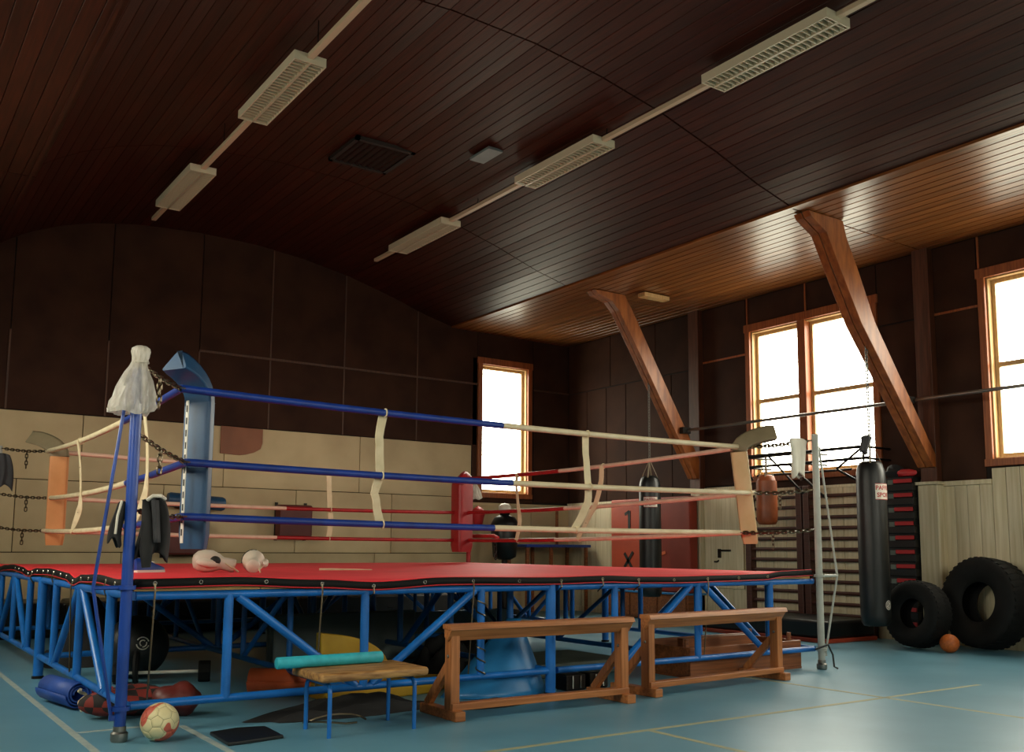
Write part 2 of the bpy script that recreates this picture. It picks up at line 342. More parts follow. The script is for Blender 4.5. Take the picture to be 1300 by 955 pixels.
# back wall: brown fibreboard panels, cut along the vault
g = .006
seams = [XL, .44, 1.71, 2.98, 4.28, 5.40, 6.67, 8.05, 9.30]
for a, b in zip(seams, seams[1:]):
    top = [(x, (vault_z(x) if x > 1.4 else 5.12)-.005) for x in [b-g]+[b-(b-a)*k/6 for k in range(1, 6)]+[a+g]]
    if a > 4.2:
        obj('panel', MB().prism([(a+g, 4.11), (b-g, 4.11)]+top, 'xz', YB, YB+.018), 'panel_brown', wb, bevel=.004, seg=1)
        obj('panel', MB().prism([(a+g, 2.99), (b-g, 2.99), (b-g, 4.095), (a+g, 4.095)], 'xz', YB, YB+.018), 'panel_brown', wb, bevel=.004, seg=1)
        obj('batten', MB().box(a, b, YB-.012, YB, 4.085, 4.12), 'batten_brown', wb)
    else:
        obj('panel', MB().prism([(a+g, 2.99), (b-g, 2.99)]+top, 'xz', YB, YB+.018), 'panel_brown', wb, bevel=.004, seg=1)
    if b < 9.2: obj('batten', MB().box(b-.012, b+.012, YB-.008, YB, 2.99, 4.09 if a < 4.2 else (vault_z(b)-.02)), 'batten_brown', wb)
for x0, x1, z0, z1 in ((9.30, 10.55, 4.60, 5.08), (10.56, XR, 4.12, 5.06), (10.56, XR, 2.0, 4.11), (9.2, 9.305, 1.98, 4.59), (9.31, 10.55, 1.97, 2.04)):
    obj('panel', MB().box(x0, x1-g, YB, YB+.018, z0, z1), 'panel_brown', wb, bevel=.004, seg=1)
obj('batten', MB().box(10.56, XR, YB-.012, YB, 4.10, 4.13), 'batten_brown', wb)
# back wall: cream panels below
cs = [XL, .7, 2.70, 4.72, 6.99, 9.18]
for a, b in zip(cs, cs[1:]):
    obj('panel', MB().box(a+.005, b-.005, YB-.012, YB+.02, 2.05, 2.975), 'panel_white', wb, bevel=.004, seg=1)
for a, b in zip([XL, 1.9, 3.85, 5.9, 7.6], [1.9, 3.85, 5.9, 7.6, 9.18]):
    obj('panel', MB().box(a+.005, b-.005, YB-.012, YB+.02, 1.06, 2.04), 'panel_white', wb, bevel=.004, seg=1)
for a, b in zip([XL, 1.3, 3.3, 5.3, 7.3], [1.3, 3.3, 5.3, 7.3, 9.18]):
    obj('panel', MB().box(a+.005, b-.005, YB-.012, YB+.02, .02, 1.05), 'panel_white', wb, bevel=.004, seg=1)
for a, b in zip([9.19, 9.85, 10.5], [9.85, 10.5, XR]):
    obj('panel', MB().box(a+.004, b-.004, YB-.012, YB+.02, .02, 1.90), 'panel_white', wb, bevel=.004, seg=1)
obj('dado_rail', MB().box(9.19, XR, YB-.03, YB, 1.90, 1.96), 'panel_white', wb, bevel=.005)
# right wall: brown upper panels
def rpanel(y0, y1, z0, z1): obj('panel', MB().box(XR, XR+.018, y0+g, y1-g, z0+g, z1-g), 'panel_brown', wr, bevel=.004, seg=1)
ys = [11.27, 11.72, 12.30, 12.88, 13.42, 13.98, YB]
for a, b in zip(ys, ys[1:]): rpanel(a, b, 2.0, 4.10)
for a, b in zip([11.27, 12.1, 13.3], [12.1, 13.3, YB]): rpanel(a, b, 4.11, 5.05)
for a, b, z0, z1 in ((10.06, 10.98, 2.15, 4.17), (10.06, 10.98, 4.18, 5.05), (8.91, 10.06, 4.61, 5.05), (7.73, 8.91, 4.61, 5.05), (7.12, 7.73, 2.02, 4.17), (7.12, 7.73, 4.18, 5.05),
                     (6.31, 6.90, 2.02, 4.17), (6.31, 6.90, 4.18, 5.05), (5.1, 6.31, 4.61, 5.05), (3.97, 5.1, 4.61, 5.05), (2.13, 3.97, 2.16, 5.05), (YF, -.2, 2.16, 5.05), (-.2, 2.13, 4.61, 5.05), (7.73, 10.06, 2.02, 2.17)):
    rpanel(a, b, z0, z1)
for a, b in ((10.06, 10.98), (6.31, 6.90)): obj('batten', MB().box(XR-.012, XR, a, b, 4.16, 4.19), 'casing', wr)
for y, z0, z1 in ((10.02, 4.64, 5.05), (8.91, 4.64, 5.05), (6.28, 4.64, 5.05)): obj('batten', MB().box(XR-.012, XR, y-.012, y+.012, z0, z1), 'casing', wr)
# right wall: cream tongue and groove boards
def boards(y0, y1, z1, wd):
    n = max(1, round((y1-y0)/wd)); d = (y1-y0)/n
    for k in range(n):
        obj('board', MB().box(XR-.02, XR+.02, y0+k*d+.003, y0+(k+1)*d-.003, .02, z1+random.uniform(-.003, .003)), 'board_white', wr, bevel=.004, seg=1)
boards(5.05, 6.24, 2.15, .17); boards(6.24, 6.88, 1.96, .16); boards(YF, 5.05, 2.15, .6)
obj('dado_rail', MB().box(XR-.045, XR, 6.24, 6.88, 1.96, 2.02), 'board_white', wr, bevel=.006)
boards(7.12, 10.1, 2.02, .25); boards(10.1, 11.0, 2.13, .3); boards(11.2, YB, 1.95, .42)
obj('dado_rail', MB().box(XR-.04, XR, 7.12, 10.1, 2.02, 2.06), 'board_white', wr)
obj('dado_rail', MB().box(XR-.04, XR, 11.2, YB, 1.95, 2.0), 'board_white', wr)
# left wall, unseen from the photograph's place
for a, b, z0, z1 in ((YF, .2, 0, 5.1), (.2, 3.2, 0, 5.1), (3.2, 5.53, 0, 2.16), (5.53, 7.73, 0, 5.1), (7.73, 10.06, 0, 2.16), (10.06, YB, 0, 5.1), (7.73, 10.06, 4.61, 5.1), (3.2, 5.53, 4.61, 5.1)):
    if z0 == 0: obj('panel', MB().box(XL-.02, XL, a+g, b-g, 0.02, 2.0), 'panel_white', wl)
    if z1 > 2.2: obj('panel', MB().box(XL-.02, XL, a+g, b-g, max(z0, 2.01), z1), 'panel_brown', wl)
# boxed wall posts under the struts
for n, (y, zl) in enumerate(((7.0, 2.0), (11.08, 2.1))):
    t = struct('trim_%d' % (3+n), MB().box(XR-.12, XR+.0, y-.11, y+.11, zl, 5.06), 'strut_dark', loc=(XR, y, zl), bevel=.006)
cas = MB().box(XR-.16, XR, 6.86, 7.14, .02, 1.98); t5 = struct('trim_5', cas, 'board_white', loc=(XR, 7, 0), bevel=.02)
obj('cap', MB().box(XR-.19, XR, 6.84, 7.17, 1.98, 2.02), 'board_white', t5, bevel=.008)
struct('trim_6', MB().box(XR-.12, XR, 10.98, 11.18, .02, 2.1), 'board_white')
struct('baseboard_right', MB().box(XR-.035, XR-.021, YF, YB, .0, .1), 'board_white'); struct('baseboard_back', MB().box(XL, XR-.03, YB-.026, YB-.013, 0, .1), 'panel_white')
# ---- windows
def window(name, P, along, out, a0, a1, z0, z1, mull, trans):
    # P: inner wall face coordinate; along 'y' or 'x'; out: +1/-1 outward direction on the other axis
    w_ = struct(name, loc=((P, (a0+a1)/2, z0) if along == 'y' else ((a0+a1)/2, P, z0)))
    def bx(nm, u0, u1, d0, d1, q0, q1, m_, bev=.004):
        d0, d1 = sorted((P+out*d0, P+out*d1))
        mb = MB().box(d0, d1, u0, u1, q0, q1) if along == 'y' else MB().box(u0, u1, d0, d1, q0, q1)
        return obj(nm, mb, m_, w_, bevel=bev, seg=1)
    c = IN
    bx('casing', a0, a0+c, -.03, .02, z0, z1, 'casing'); bx('casing', a1-c, a1, -.03, .02, z0, z1, 'casing')
    bx('casing', a0-.02, a1+.02, -.032, .02, z1-c, z1+.03, 'casing'); bx('window_sill', a0-.01, a1+.01, -.04, .02, z0, z0+c, 'casing')
    for q in (a0+c, a1-c-.02): bx('jamb', q, q+.02, .02, .19, z0+c, z1-c, 'sash')
    bx('jamb', a0+c, a1-c, .02, .19, z1-c-.02, z1-c, 'sash'); bx('jamb', a0+c, a1-c, .02, .19, z0+c, z0+c+.02, 'sash')
    lo, hi = a0+c+.02, a1-c-.02; cols = [(lo, hi)]
    if mull: bx('mullion', mull-.07, mull+.07, -.02, .17, z0+c, z1-c, 'casing'); cols = [(lo, mull-.07), (mull+.07, hi)]
    for (p, q) in cols:
        s = .05
        bx('sash_frame', p, p+s, .10, .15, z0+c+.02, z1-c-.02, 'sash'); bx('sash_frame', q-s, q, .10, .15, z0+c+.02, z1-c-.02, 'sash')
        bx('sash_frame', p+s, q-s, .10, .15, z1-c-.02-s, z1-c-.02, 'sash'); bx('sash_frame', p+s, q-s, .10, .15, z0+c+.02, z0+c+.02+s, 'sash')
        zs = [(z0+c+.02+s, z1-c-.02-s)]
        if trans: bx('transom', p+s, q-s, .095, .15, trans-.03, trans+.03, 'sash'); zs = [(zs[0][0], trans-.03), (trans+.03, zs[0][1])]
        for za, zb in zs: bx('pane', p+s, q-s, .12, .125, za, zb, 'glass', 0)
    return w_
window('window_1', YB, 'x', 1, BW[0], BW[1], BZ[0], BZ[1], None, None)
for i, (a, b) in enumerate(RWIN): window('window_%d' % (2+i), XR, 'y', 1, a, b, WZ0, WZ1, (a+b)/2+.1, 3.42)
for i, (a, b) in enumerate(LWIN): window('window_%d' % (5+i), XL, 'y', -1, a, b, WZ0, WZ1, (a+b)/2, 3.42)
for i, (a, b) in enumerate(FWIN): window('window_%d' % (7+i), YF, 'x', -1, a, b, WZ0, WZ1, (a+b)/2, 3.42)
# ---- struts
def strut(y, poly, label, w2=.11):
    t = thing('roof_strut', label, 'strut', (11.2, y, 2.2))
    for s in (-1, 1):
        a, b = sorted((y+s*w2, y+s*.006))
        obj('plank', MB().prism(poly, 'xz', a, b), 'strut', t, bevel=.006)
    return t
strut(7.0, [(8.93, 5.06), (8.97, 5.0), (9.24, 4.86), (9.45, 4.5), (9.84, 3.86), (11.22, 2.20), (11.28, 2.20), (11.28, 2.36), (10.12, 3.90), (9.82, 4.50), (9.62, 4.86), (9.56, 5.06)], 'varnished timber strut rising past the double window with the black heavy bag')
strut(11.08, [(9.12, 5.06), (9.18, 5.0), (9.46, 4.93), (9.60, 4.80), (10.05, 4.12), (11.22, 2.28), (11.28, 2.28), (11.28, 2.60), (10.32, 4.12), (9.86, 4.86), (9.72, 5.06)], 'orange lit timber strut nearest the dark far corner of the hall', .10)
pl = MB().box(9.78, 10.3, 10.6, 10.75, 4.98, 5.04); tag(obj('ceiling_board', pl, 'sash', bevel=.004), 'short pale board fixed under the side ceiling by the far strut', 'board')
# steel rail along the window wall
t = thing('steel_rail', 'long thin steel pipe running in front of the windows', 'rail', (10.95, 7, 3.03))
obj('pipe', MB().tube([(10.95, 10.95, 3.03), (10.95, 2.0, 3.03)], .022, 10), 'steel', t, smooth=1)
obj('bracket', MB().box(10.60, 10.97, 6.94, 7.06, 2.99, 3.07), 'dark_metal', t, bevel=.005); obj('bracket', MB().box(10.85, 11.02, 10.9, 11.0, 2.98, 3.08), 'dark_metal', t, bevel=.005)

# ================================================================== CEILING LIGHTS
LZ0 = 5.55
rails = []
for x, ya, yb, lab in ((3.215, 4.5, 13.30, 'pale lighting rail on the left carrying two fittings in view'), (6.555, 3.2, 13.23, 'pale lighting rail on the right carrying three fittings in view')):
    t = thing('lighting_rail', lab, 'rail', (x, (ya+yb)/2, LZ0), 'lighting rails under the vault')
    obj('channel', MB().box(x-.03, x+.03, ya, yb, LZ0+.03, LZ0+.075), 'rail_pale', t, bevel=.004)
    for k in range(4):
        y = yb-.35-k*2.6; obj('hanger', MB().tube([(x, y, LZ0+.07), (x, y, vault_z(x))], .006, 6), 'dark_metal', t)
def lamp(x, y0, y1, lab):
    t = thing('ceiling_light', lab, 'light', (x, (y0+y1)/2, LZ0), 'fluorescent ceiling fittings')
    hw = .155; hs = MB()
    hs.box(x-hw, x+hw, y0, y1, LZ0+.055, LZ0+.075)
    hs.box(x-hw, x-hw+.012, y0, y1, LZ0-.01, LZ0+.055).box(x+hw-.012, x+hw, y0, y1, LZ0-.01, LZ0+.055).box(x-hw+.012, x+hw-.012, y0, y0+.012, LZ0-.01, LZ0+.055).box(x-hw+.012, x+hw-.012, y1-.012, y1, LZ0-.01, LZ0+.055)
    obj('housing', hs, 'lamp_white', t)
    lv = MB(); lv.box(x-.012, x+.012, y0+.012, y1-.012, LZ0-.012, LZ0+.03); n = 24
    for k in range(n):
        y = y0+.012+(y1-y0-.024)*(k+.5)/n; lv.box(x-hw+.012, x+hw-.012, y-.004, y+.004, LZ0-.008, LZ0+.03)
    lo_ = obj('louvre', lv, 'lamp_louvre', t); lo_['kind'] = 'stuff'
    for s in (-1, 1): obj('tube', MB().tube([(x+s*.075, y0+.03, LZ0+.042), (x+s*.075, y1-.03, LZ0+.042)], .009, 8), 'lamp_white', t, smooth=1)
lamp(3.215, 7.91, 9.42, 'louvred ceiling light on the left rail, nearer of its two')
lamp(3.215, 11.09, 12.60, 'louvred ceiling light on the left rail, close to the back wall')
lamp(6.555, 4.70, 6.12, 'long louvred ceiling light on the right rail, closest to the camera')
lamp(6.555, 7.73, 9.22, 'louvred ceiling light in the middle of the right rail')
lamp(6.555, 10.96, 12.50, 'louvred ceiling light at the far end of the right rail')
# vent and plate
zc = 5.925; t = thing('ceiling_vent', 'dark slatted wooden vent set in the vaulted ceiling', 'vent', (4.98, 10.2, zc))
fr = MB(); x0, x1, y0, y1 = 4.6, 5.38, 9.85, 10.65
for q in ((x0, x1, y0, y0+.05), (x0, x1, y1-.05, y1), (x0, x0+.05, y0, y1), (x1-.05, x1, y0, y1)): fr.box(*q, zc-.05, zc-.005)
obj('frame', fr, 'vent_dark', t)
for k in range(8):
    x = x0+.1+k*.083; obj('slat', MB().beam((x, y0+.05, zc-.03), (x, y1-.05, zc-.03), .06, .008, up=(.5, 0, 1)), 'vent_dark', t)
zp = vault_z(6.0); tag(obj('ceiling_plate', MB().beam((5.98, 9.0, zp-.03), (5.98, 9.42, zp-.03), .2, .03), 'grey_vinyl'), 'small metal cover plate on the ceiling beside the middle right light', 'plate')

# ================================================================== RING
X0, X1, Y0, Y1, ZD = 1.45, 7.93, 6.15, 12.6, .93      # corner posts and canvas height
rp0 = thing('ring_platform', 'blue tubular steel platform frame carrying the boxing ring', 'platform', (4.69, 9.37, 0))
def pipe(nm, p0, p1, r, m_='frame_blue', par=None, n=10): return obj(nm, MB().tube([p0, p1], r, n), m_, par or rp0, smooth=1)
def side(fn, l, first):
    # fn(s) -> (x, y) along a side of two trusses; first tells which pattern each truss has
    h = l/2
    for k in range(2):
        b = k*h+.06; e = (k+1)*h-.02
        def P(s, z): x, y = fn(s); return (x, y, z)
        pipe('top_rail', P(b, .845), P(e, .845), .028); pipe('bottom_rail', P(b, .19), P(e, .19), .026)
        m_ = (b+e)/2-(.03 if k == 0 else 0); d = .97
        for s in (m_-d, m_, m_+d): pipe('upright', P(s, .845), P(s, .19), .03)
        if first[k] == 'V': pr = ((m_-d+.06, m_-.06), (m_+d-.06, m_+.06))
        else: pr = ((m_-.08, m_-d+.08), (m_+.08, m_+d-.08))
        for s0, s1 in pr: pipe('brace', P(s0, .83), P(s1, .2), .029)
    P2 = fn(h)
    pipe('leg', (P2[0], P2[1], .87), (P2[0], P2[1], .02), .042); obj('foot', MB().lathe([(.05, 0), (.05, .02), (.03, .03)], 12, (P2[0], P2[1], 0)), 'dark_metal', rp0)
side(lambda s: (X0+s, Y0+.065), X1-X0, 'VA'); side(lambda s: (X0+.045, Y0+s), Y1-Y0, 'AA')
side(lambda s: (X0+s, Y1-.02), X1-X0, 'VA'); side(lambda s: (X1, Y0+s), Y1-Y0, 'AV')
side(lambda s: (X0+s, 9.37), X1-X0, 'VV'); side(lambda s: (4.69, Y0+s), Y1-Y0, 'AV')
for x in (2.95, 6.4):   # inner bearers under the boards
    pipe('bearer', (x, Y0+.1, .84), (x, Y1-.1, .84), .026); pipe('bottom_rail', (x, Y0+.1, .19), (x, Y1-.1, .19), .024)
    for y in (7.3, 8.35, 10.4, 11.5): pipe('upright', (x, y, .84), (x, y, .19), .024)
    for ya, yb in ((7.3, 8.35), (10.4, 9.4), (10.5, 11.4)): pipe('brace', (x, ya, .84), (x, yb, .19), .022)
# deck boards
for i in range(8):
    wd = (X1-X0-.10)/8
    for j in range(2):
        a = X0+.045+i*wd; yb0 = Y0+.045+j*(Y1-Y0-.09)/2
        obj('deck_board', MB().box(a+.003, a+wd-.003, yb0+.003, yb0+(Y1-Y0-.09)/2-.003, .873, .910), 'plywood', rp0)
# canvas with drooping black edge
cv = thing('ring_canvas', 'red ring canvas with black eyeleted edge laced over the platform', 'canvas', (4.69, 9.37, .905))
E0 = .0
TAB = [[(0, .898), (.6, .905), (1.2, .880), (1.63, .858), (2.2, .884), (3.2, .872), (3.75, .880), (4.2, .866), (4.55, .862), (5.2, .868), (5.7, .874), (5.95, .897), (6.5, .910)],
       [(0, .900), (.35, .888), (.9, .903), (1.45, .890), (1.72, .855), (1.98, .888), (2.75, .906), (3.4, .895), (3.9, .862), (4.3, .892), (4.9, .903), (5.4, .890), (5.9, .862), (6.5, .895)]]
def low_edge(s, i):      # height of the lower edge along a side, tied down at the cords
    if i > 1: return .876
    tb = TAB[i]
    for (a, za), (b, zb) in zip(tb, tb[1:]):
        if s <= b: u = (s-a)/(b-a); u = u*u*(3-2*u); return za+(zb-za)*u
    return tb[-1][1]
CX0, CX1, CY0, CY1 = X0+.03, X1-.05, Y0+.03, Y1-.03
top = MB()
def cz(x, y):
    e = min(x-X0, X1-x, y-Y0, Y1-y)
    base = .928+.004*noise.noise((x*1.1, y*1.1, 3))
    if e < .16:
        i, q = min(((y-Y0), 0, x-CX0), ((x-X0), 1, y-CY0), ((Y1-y), 2, x-CX0), ((X1-x), 3, y-CY0))[1:]
        u = max(0, e)/.16; u = u*u*(3-2*u); base = base*u+(low_edge(q, i)+.051)*(1-u)
    return base
def gs(u, a, b):        # finer rows near the edges
    u = .5-.5*math.cos(math.pi*u); return a+(b-a)*u
top.grid(lambda u, v: (gs(u, CX0, CX1), gs(v, CY0, CY1), cz(min(max(gs(u, CX0, CX1), X0), X1), min(max(gs(v, CY0, CY1), Y0), Y1))), 90, 90)
co = obj('sheet', top, 'canvas_red', cv, smooth=1, solid=.006)
def edge(fn, l, nrm, i, s_end=0):
    e_ = MB(); h_ = MB(); n = 72; e_vs = []; zz = []
    for k in range(n+1):
        s = l*k/n; x, y = fn(s); zb = low_edge(s, i); zt = zb+.050
        zz.append((x, y, zt, zb))
    def bw(k): # out a touch in the scallops
        return .006+.012*abs(math.sin(k*.33+i))
    r_ = MB(); vs = []
    for k, (x, y, zt, zb) in enumerate(zz): vs += [(x, y, zt+.003), (x+nrm[0]*.004, y+nrm[1]*.004, zt-.006)]
    r_.add(vs, [(2*k, 2*k+1, 2*k+3, 2*k+2) for k in range(n)]); obj('side_drop', r_, 'canvas_red', cv, smooth=1, solid=.005)
    for mb_, za, zb_ in ((e_, 0, 1), (h_, 1, 2)):
        vs = []
        for k, (x, y, zt, zb) in enumerate(zz):
            o1 = bw(k); lv = [(zt, .005), (zb, o1), (zb-.008, o1+.002)]
            for q in (za, zb_): vs.append((x+nrm[0]*lv[q][1], y+nrm[1]*lv[q][1], lv[q][0]))
        mb_.add(vs, [(2*k, 2*k+1, 2*k+3, 2*k+2) for k in range(n)])
    obj('edge_band', e_, 'trim_black', cv, smooth=1, solid=.004); obj('hem', h_, 'hem_red', cv, smooth=1, solid=.006)
    return zz, bw, n
sides = [(lambda s: (CX0+.01+s, CY0), CX1-CX0-.02, (0, -1), 0, 5.6), (lambda s: (CX0, CY0+.01+s), CY1-CY0-.02, (-1, 0), 1, 0), (lambda s: (CX0+.01+s, CY1), CX1-CX0-.02, (0, 1), 2, 0), (lambda s: (CX1, CY0+.01+s), CY1-CY0-.02, (1, 0), 3, 0)]
for i, (fn, l, nrm, ph, se) in enumerate(sides):
    zz, bw, n = edge(fn, l, nrm, ph, se)
    if i < 2:
        ss = [x-CX0 for x in (1.6, 1.88, 2.31, 2.70, 3.09, 3.5, 3.92, 4.34, 4.75, 5.18, 5.58, 5.99, 6.41, 6.81, 7.21)] if i == 0 else [.12+.27*k for k in range(18)]
        for q, s in enumerate(ss):
            k = min(n, round(s/l*n)); x, y, zt, zb = zz[k]; x, y = fn(s); z = zb+.45*(zt-zb); off = bw(k)*.6+.004
            c = V((x+nrm[0]*off, y+nrm[1]*off, z))
            tor = MB(); ax = V((1, 0, 0)) if i == 0 else V((0, 1, 0))
            tor.tube([c+ax*.011*math.cos(a*math.pi/5)+V((0, 0, .011*math.sin(a*math.pi/5))) for a in range(10)], .0045, 5, closed=True)
            obj('eyelet', tor, 'chrome', cv, smooth=1)
            if q in (0, 3, 4, 6, 8, 9, 10, 12) and i == 0 or (i == 1 and q in (2, 6, 9, 13)):
                st = V((nrm[0]*.012, nrm[1]*.012, 0)); low = .19 if q in (0, 3, 12, 6) else .80
                obj('lacing_cord', MB().tube([c, c+st+V((0, 0, -.05)), V((x+nrm[0]*.0, y+nrm[1]*.0+.05*(i == 0), low))], .006, 5), 'chain_metal', cv, smooth=1)
# ---- corner posts
def post(x, y, m_, out, lab, rod=True, zt=2.30, lean=0):
    t = thing('corner_post', lab, 'post', (x, y, 0)); r = .034
    obj('pole', MB().tube([(x, y, .05), (x, y, zt)], r, 14), m_, t, smooth=1)
    obj('base_foot', MB().lathe([(.044, 0), (.05, .015), (.05, .05), (.038, .06), (.038, .09)], 14, (x, y, 0)), 'steel', t, smooth=1)
    for z in (.19, .90): obj('clamp', MB().lathe([(.034, z-.012), (.052, z-.012), (.052, z+.012), (.034, z+.012)], 14, (x, y, 0)), m_, t, smooth=1)
    if rod:
        ox, oy = out; tip = V((x+ox, y+oy, .90)); dr_ = V((ox, oy, 0)).normalized()*.05
        rod_ = obj('tie_rod', MB().tube([V((x, y, 2.16))+dr_, tip, V((x, y, .14))+dr_], .011, 7), m_, t, smooth=1)
        obj('spreader', MB().tube([(x, y, .90), tip], .013, 7), m_, t, smooth=1)
        for z in (.14, 2.16): obj('lug', MB().beam(V((x, y, z)), V((x, y, z))+dr_*1.3, .02, .03), m_, rod_)
    return t
post(X0-.012, Y0-.015, 'post_blue', (-.19, .0), 'blue corner post with silver foot standing nearest the camera', zt=2.235)
post(X1, Y0-.02, 'post_grey', (.24, -.03), 'pale grey corner post by the wall bars with bowed tie rod')
rpost = post(X1, Y1, 'rope_red', (.12, .12), 'red corner post standing before the lit back window', False, 2.2)
obj('padded_arm', MB().tube([(X1, Y1, 1.33), (7.97, 12.3, 1.33), (8.0, 12.0, 1.33), (8.0, 11.9, 1.30)], .03, 8), 'red_plastic', rpost, smooth=1)
post(X0, Y1, 'post_grey', (-.15, .12), 'pale far corner post at the extreme left of the frame', True)
# ---- ropes: three loops of coloured sleeves
CN = {'FL': [(1.806, 6.506, 2.20), (1.881, 6.58, 1.713), (1.875, 6.575, 1.347)], 'FR': [(7.43, 6.63, 2.18), (7.50, 6.56, 1.716), (7.40, 6.66, 1.32)],
      'BL': [(1.892, 12.16, 2.23), (1.933, 12.12, 1.69), (1.90, 12.15, 1.315)], 'BR': [(7.63, 12.30, 2.18), (7.65, 12.32, 1.676), (7.67, 12.34, 1.265)]}
SEG = [('FL', 'FR', 'rope_blue', 'rope_white', .47, .03), ('FL', 'BL', 'rope_blue', 'rope_white', .30, .06), ('BL', 'BR', 'rope_pink', 'rope_red', .50, .03), ('BR', 'FR', 'rope_red', 'rope_pink', .44, .04)]
ROPE = {}
for lv, nm in enumerate(('topmost ring rope passing over the blue pad, in blue white and red', 'middle one of the three ring ropes on every side', 'lowest ring rope running just above the red canvas')):
    t = thing('ring_rope', nm, 'rope', (4.69, 9.37, CN['FL'][lv][2]), 'ring ropes')
    for a, b, m1, m2, fr_, sag in SEG:
        A, B = V(CN[a][lv]), V(CN[b][lv])
        def P(u, A=A, B=B, sag=sag*(1, .9, .7)[lv]):
            p = lerp(A, B, u); return p-V((0, 0, sag*4*u*(1-u)))
        ROPE[(a, b, lv)] = P
        f_ = fr_+(0, .006, -.012)[lv]
        obj('rope_sleeve', MB().tube([P(f_*k/12) for k in range(13)], .0265, 10), m1, t, smooth=1)
        obj('rope_sleeve', MB().tube([P(f_+(1-f_)*k/12) for k in range(13)], .0255, 10), m2, t, smooth=1)
    for c in CN: 
        p = V(CN[c][lv]); obj('rope_eye', MB().tube([p+V((.03*math.cos(a*.6283), .03*math.sin(a*.6283), 0)) for a in range(10)], .007, 6, closed=True), 'steel', t, smooth=1)
# ---- chains from posts to ropes
def chain_mb(p0, p1, sag, link=.052, wr_=.0055, mb=None):
    mb = mb or MB(); p0, p1 = V(p0), V(p1); L = (p1-p0).length; n = max(2, round(L/(link*.72)))
    pts = [lerp(p0, p1, k/n)-V((0, 0, sag*4*(k/n)*(1-k/n))) for k in range(n+1)]
    for k in range(n):
        a, b = pts[k], pts[k+1]; d = (b-a).normalized(); s = d.cross(V((0, 0, 1)) if abs(d.z) < .9 else V((1, 0, 0))).normalized()
        if k % 2: s = d.cross(s)
        c = (a+b)/2; hl = link/2; hw = link*.26
        lp = []
        for q in range(10):
            an = 2*math.pi*q/10; lp.append(c+d*(math.copysign(hl-hw, math.cos(an))+hw*math.cos(an))+s*hw*math.sin(an))
        mb.tube(lp, wr_, 4, closed=True)
    return mb
PST = {'FL': (X0+.03, Y0+.03), 'FR': (X1-.03, Y0+.01), 'BR': (X1-.03, Y1-.03), 'BL': (X0+.03, Y1-.03)}
WHO = {'FL': 'blue front post', 'FR': 'pale grey post by the wall bars', 'BR': 'red post at the back', 'BL': 'far left post'}
LVN = ('top rope', 'middle rope', 'lowest rope')
for c in ('FL', 'FR', 'BR', 'BL'):
    for lv in range(3):
        p = V(CN[c][lv]); zp = p.z+{'FL': (.10, .12, .02), 'FR': (.06, .03, .03), 'BR': (0, .02, .02), 'BL': (.07, .05, .04)}[c][lv]
        a = V((PST[c][0], PST[c][1], min(zp, 2.27)))
        mb = chain_mb(a, p, .015, wr_=.009 if c == 'FR' else .006)
        q = lerp(a, p, .55 if c != 'FL' else .42)-V((0, 0, .012)); mb2 = chain_mb(q, q-V((0, 0, .2 if lv == 0 else .16)), 0, wr_=.006, mb=mb) if (c, lv) != ('FR', 0) else mb
        o = obj('corner_chain', mb, 'chain_metal', smooth=1, origin=a)
        tag(o, 'steel chain tying %s to the %s' % (LVN[lv], WHO[c]), 'chain', 'corner chains')
# ---- corner pads: rounded wedge section, head bent out over the chain
def rounded(poly, r, n=3):
    out = []; k = len(poly)
    for i in range(k):
        p = V((*poly[i], 0)); a = V((*poly[i-1], 0)); b = V((*poly[(i+1) % k], 0))
        p0 = p+(a-p).normalized()*r; p1 = p+(b-p).normalized()*r
        for j in range(n+1):
            u = j/n; q = p0*(1-u)**2+p*2*u*(1-u)+p1*u*u; out.append((q.x, q.y))
    return out
def pad(c, m_, mtop, out, lab, zb, zt, reach=.30, head=.25, wd=.27, dp=.16, lean=(0, 0), ctr=None):
    o_ = V((out[0], out[1], 0)).normalized(); wv = V((-o_.y, o_.x, 0))
    p0 = V((*(ctr or CN[c][1][:2]), 0))-o_*.10
    t = thing('corner_pad', lab, 'pad', (p0.x, p0.y, zb), 'corner pads')
    sect = rounded([(-wd/2, -.04), (wd/2, -.04), (.02, dp-.04), (-.02, dp-.04)], .035)
    H = zt-.08
    pts = [p0+V((lean[0], lean[1], 0))*(1-k/10)+V((0, 0, zb+(H-zb)*k/10)) for k in range(11)]
    sc_ = [.86]+[1]*10
    body = MB().sweep(pts, sect, wv, scales=sc_); 
    hp = [p0+V((0, 0, H-.01))]; 
    for k in range(1, 9):
        u = k/8; an = u*math.radians(62); hp.append(p0+o_*(reach*(1-math.cos(an))/(1-math.cos(math.radians(62))))+V((0, 0, H+head*math.sin(an)/math.sin(math.radians(62)))))
    hd = MB().sweep(hp, sect, wv, scales=[1]*8+[.9])
    # section y must point outwards: sweep's y = tangent x xdir
    obj('body', body, m_, t, smooth=60, bevel=.012); obj('head', hd, mtop, t, smooth=60, bevel=.012)
    return t, p0, o_, wv, H
tp, p0, o_, wv, H = pad('FL', 'pad_blue', 'pad_blue', (-.88, -.47), 'tall blue corner pad with bent head and white laced seam', 1.13, 2.24, .25, .22, ctr=(1.925, 6.70))
sm = MB(); 
sm.sweep([p0+o_*.121+V((0, 0, z)) for z in (1.17, 1.5, 1.85, 2.15)], [(-.012, -.003), (.012, -.003), (.012, .003), (-.012, .003)], wv)
ls = obj('laced_seam', sm, 'white', tp)
for k in range(11):
    z = 1.22+k*.085; obj('lace_slot', MB().beam(p0+o_*.1255+V((0, 0, z)), p0+o_*.1255+V((0, 0, z+.045)), .009, .004, up=o_), 'black', ls)
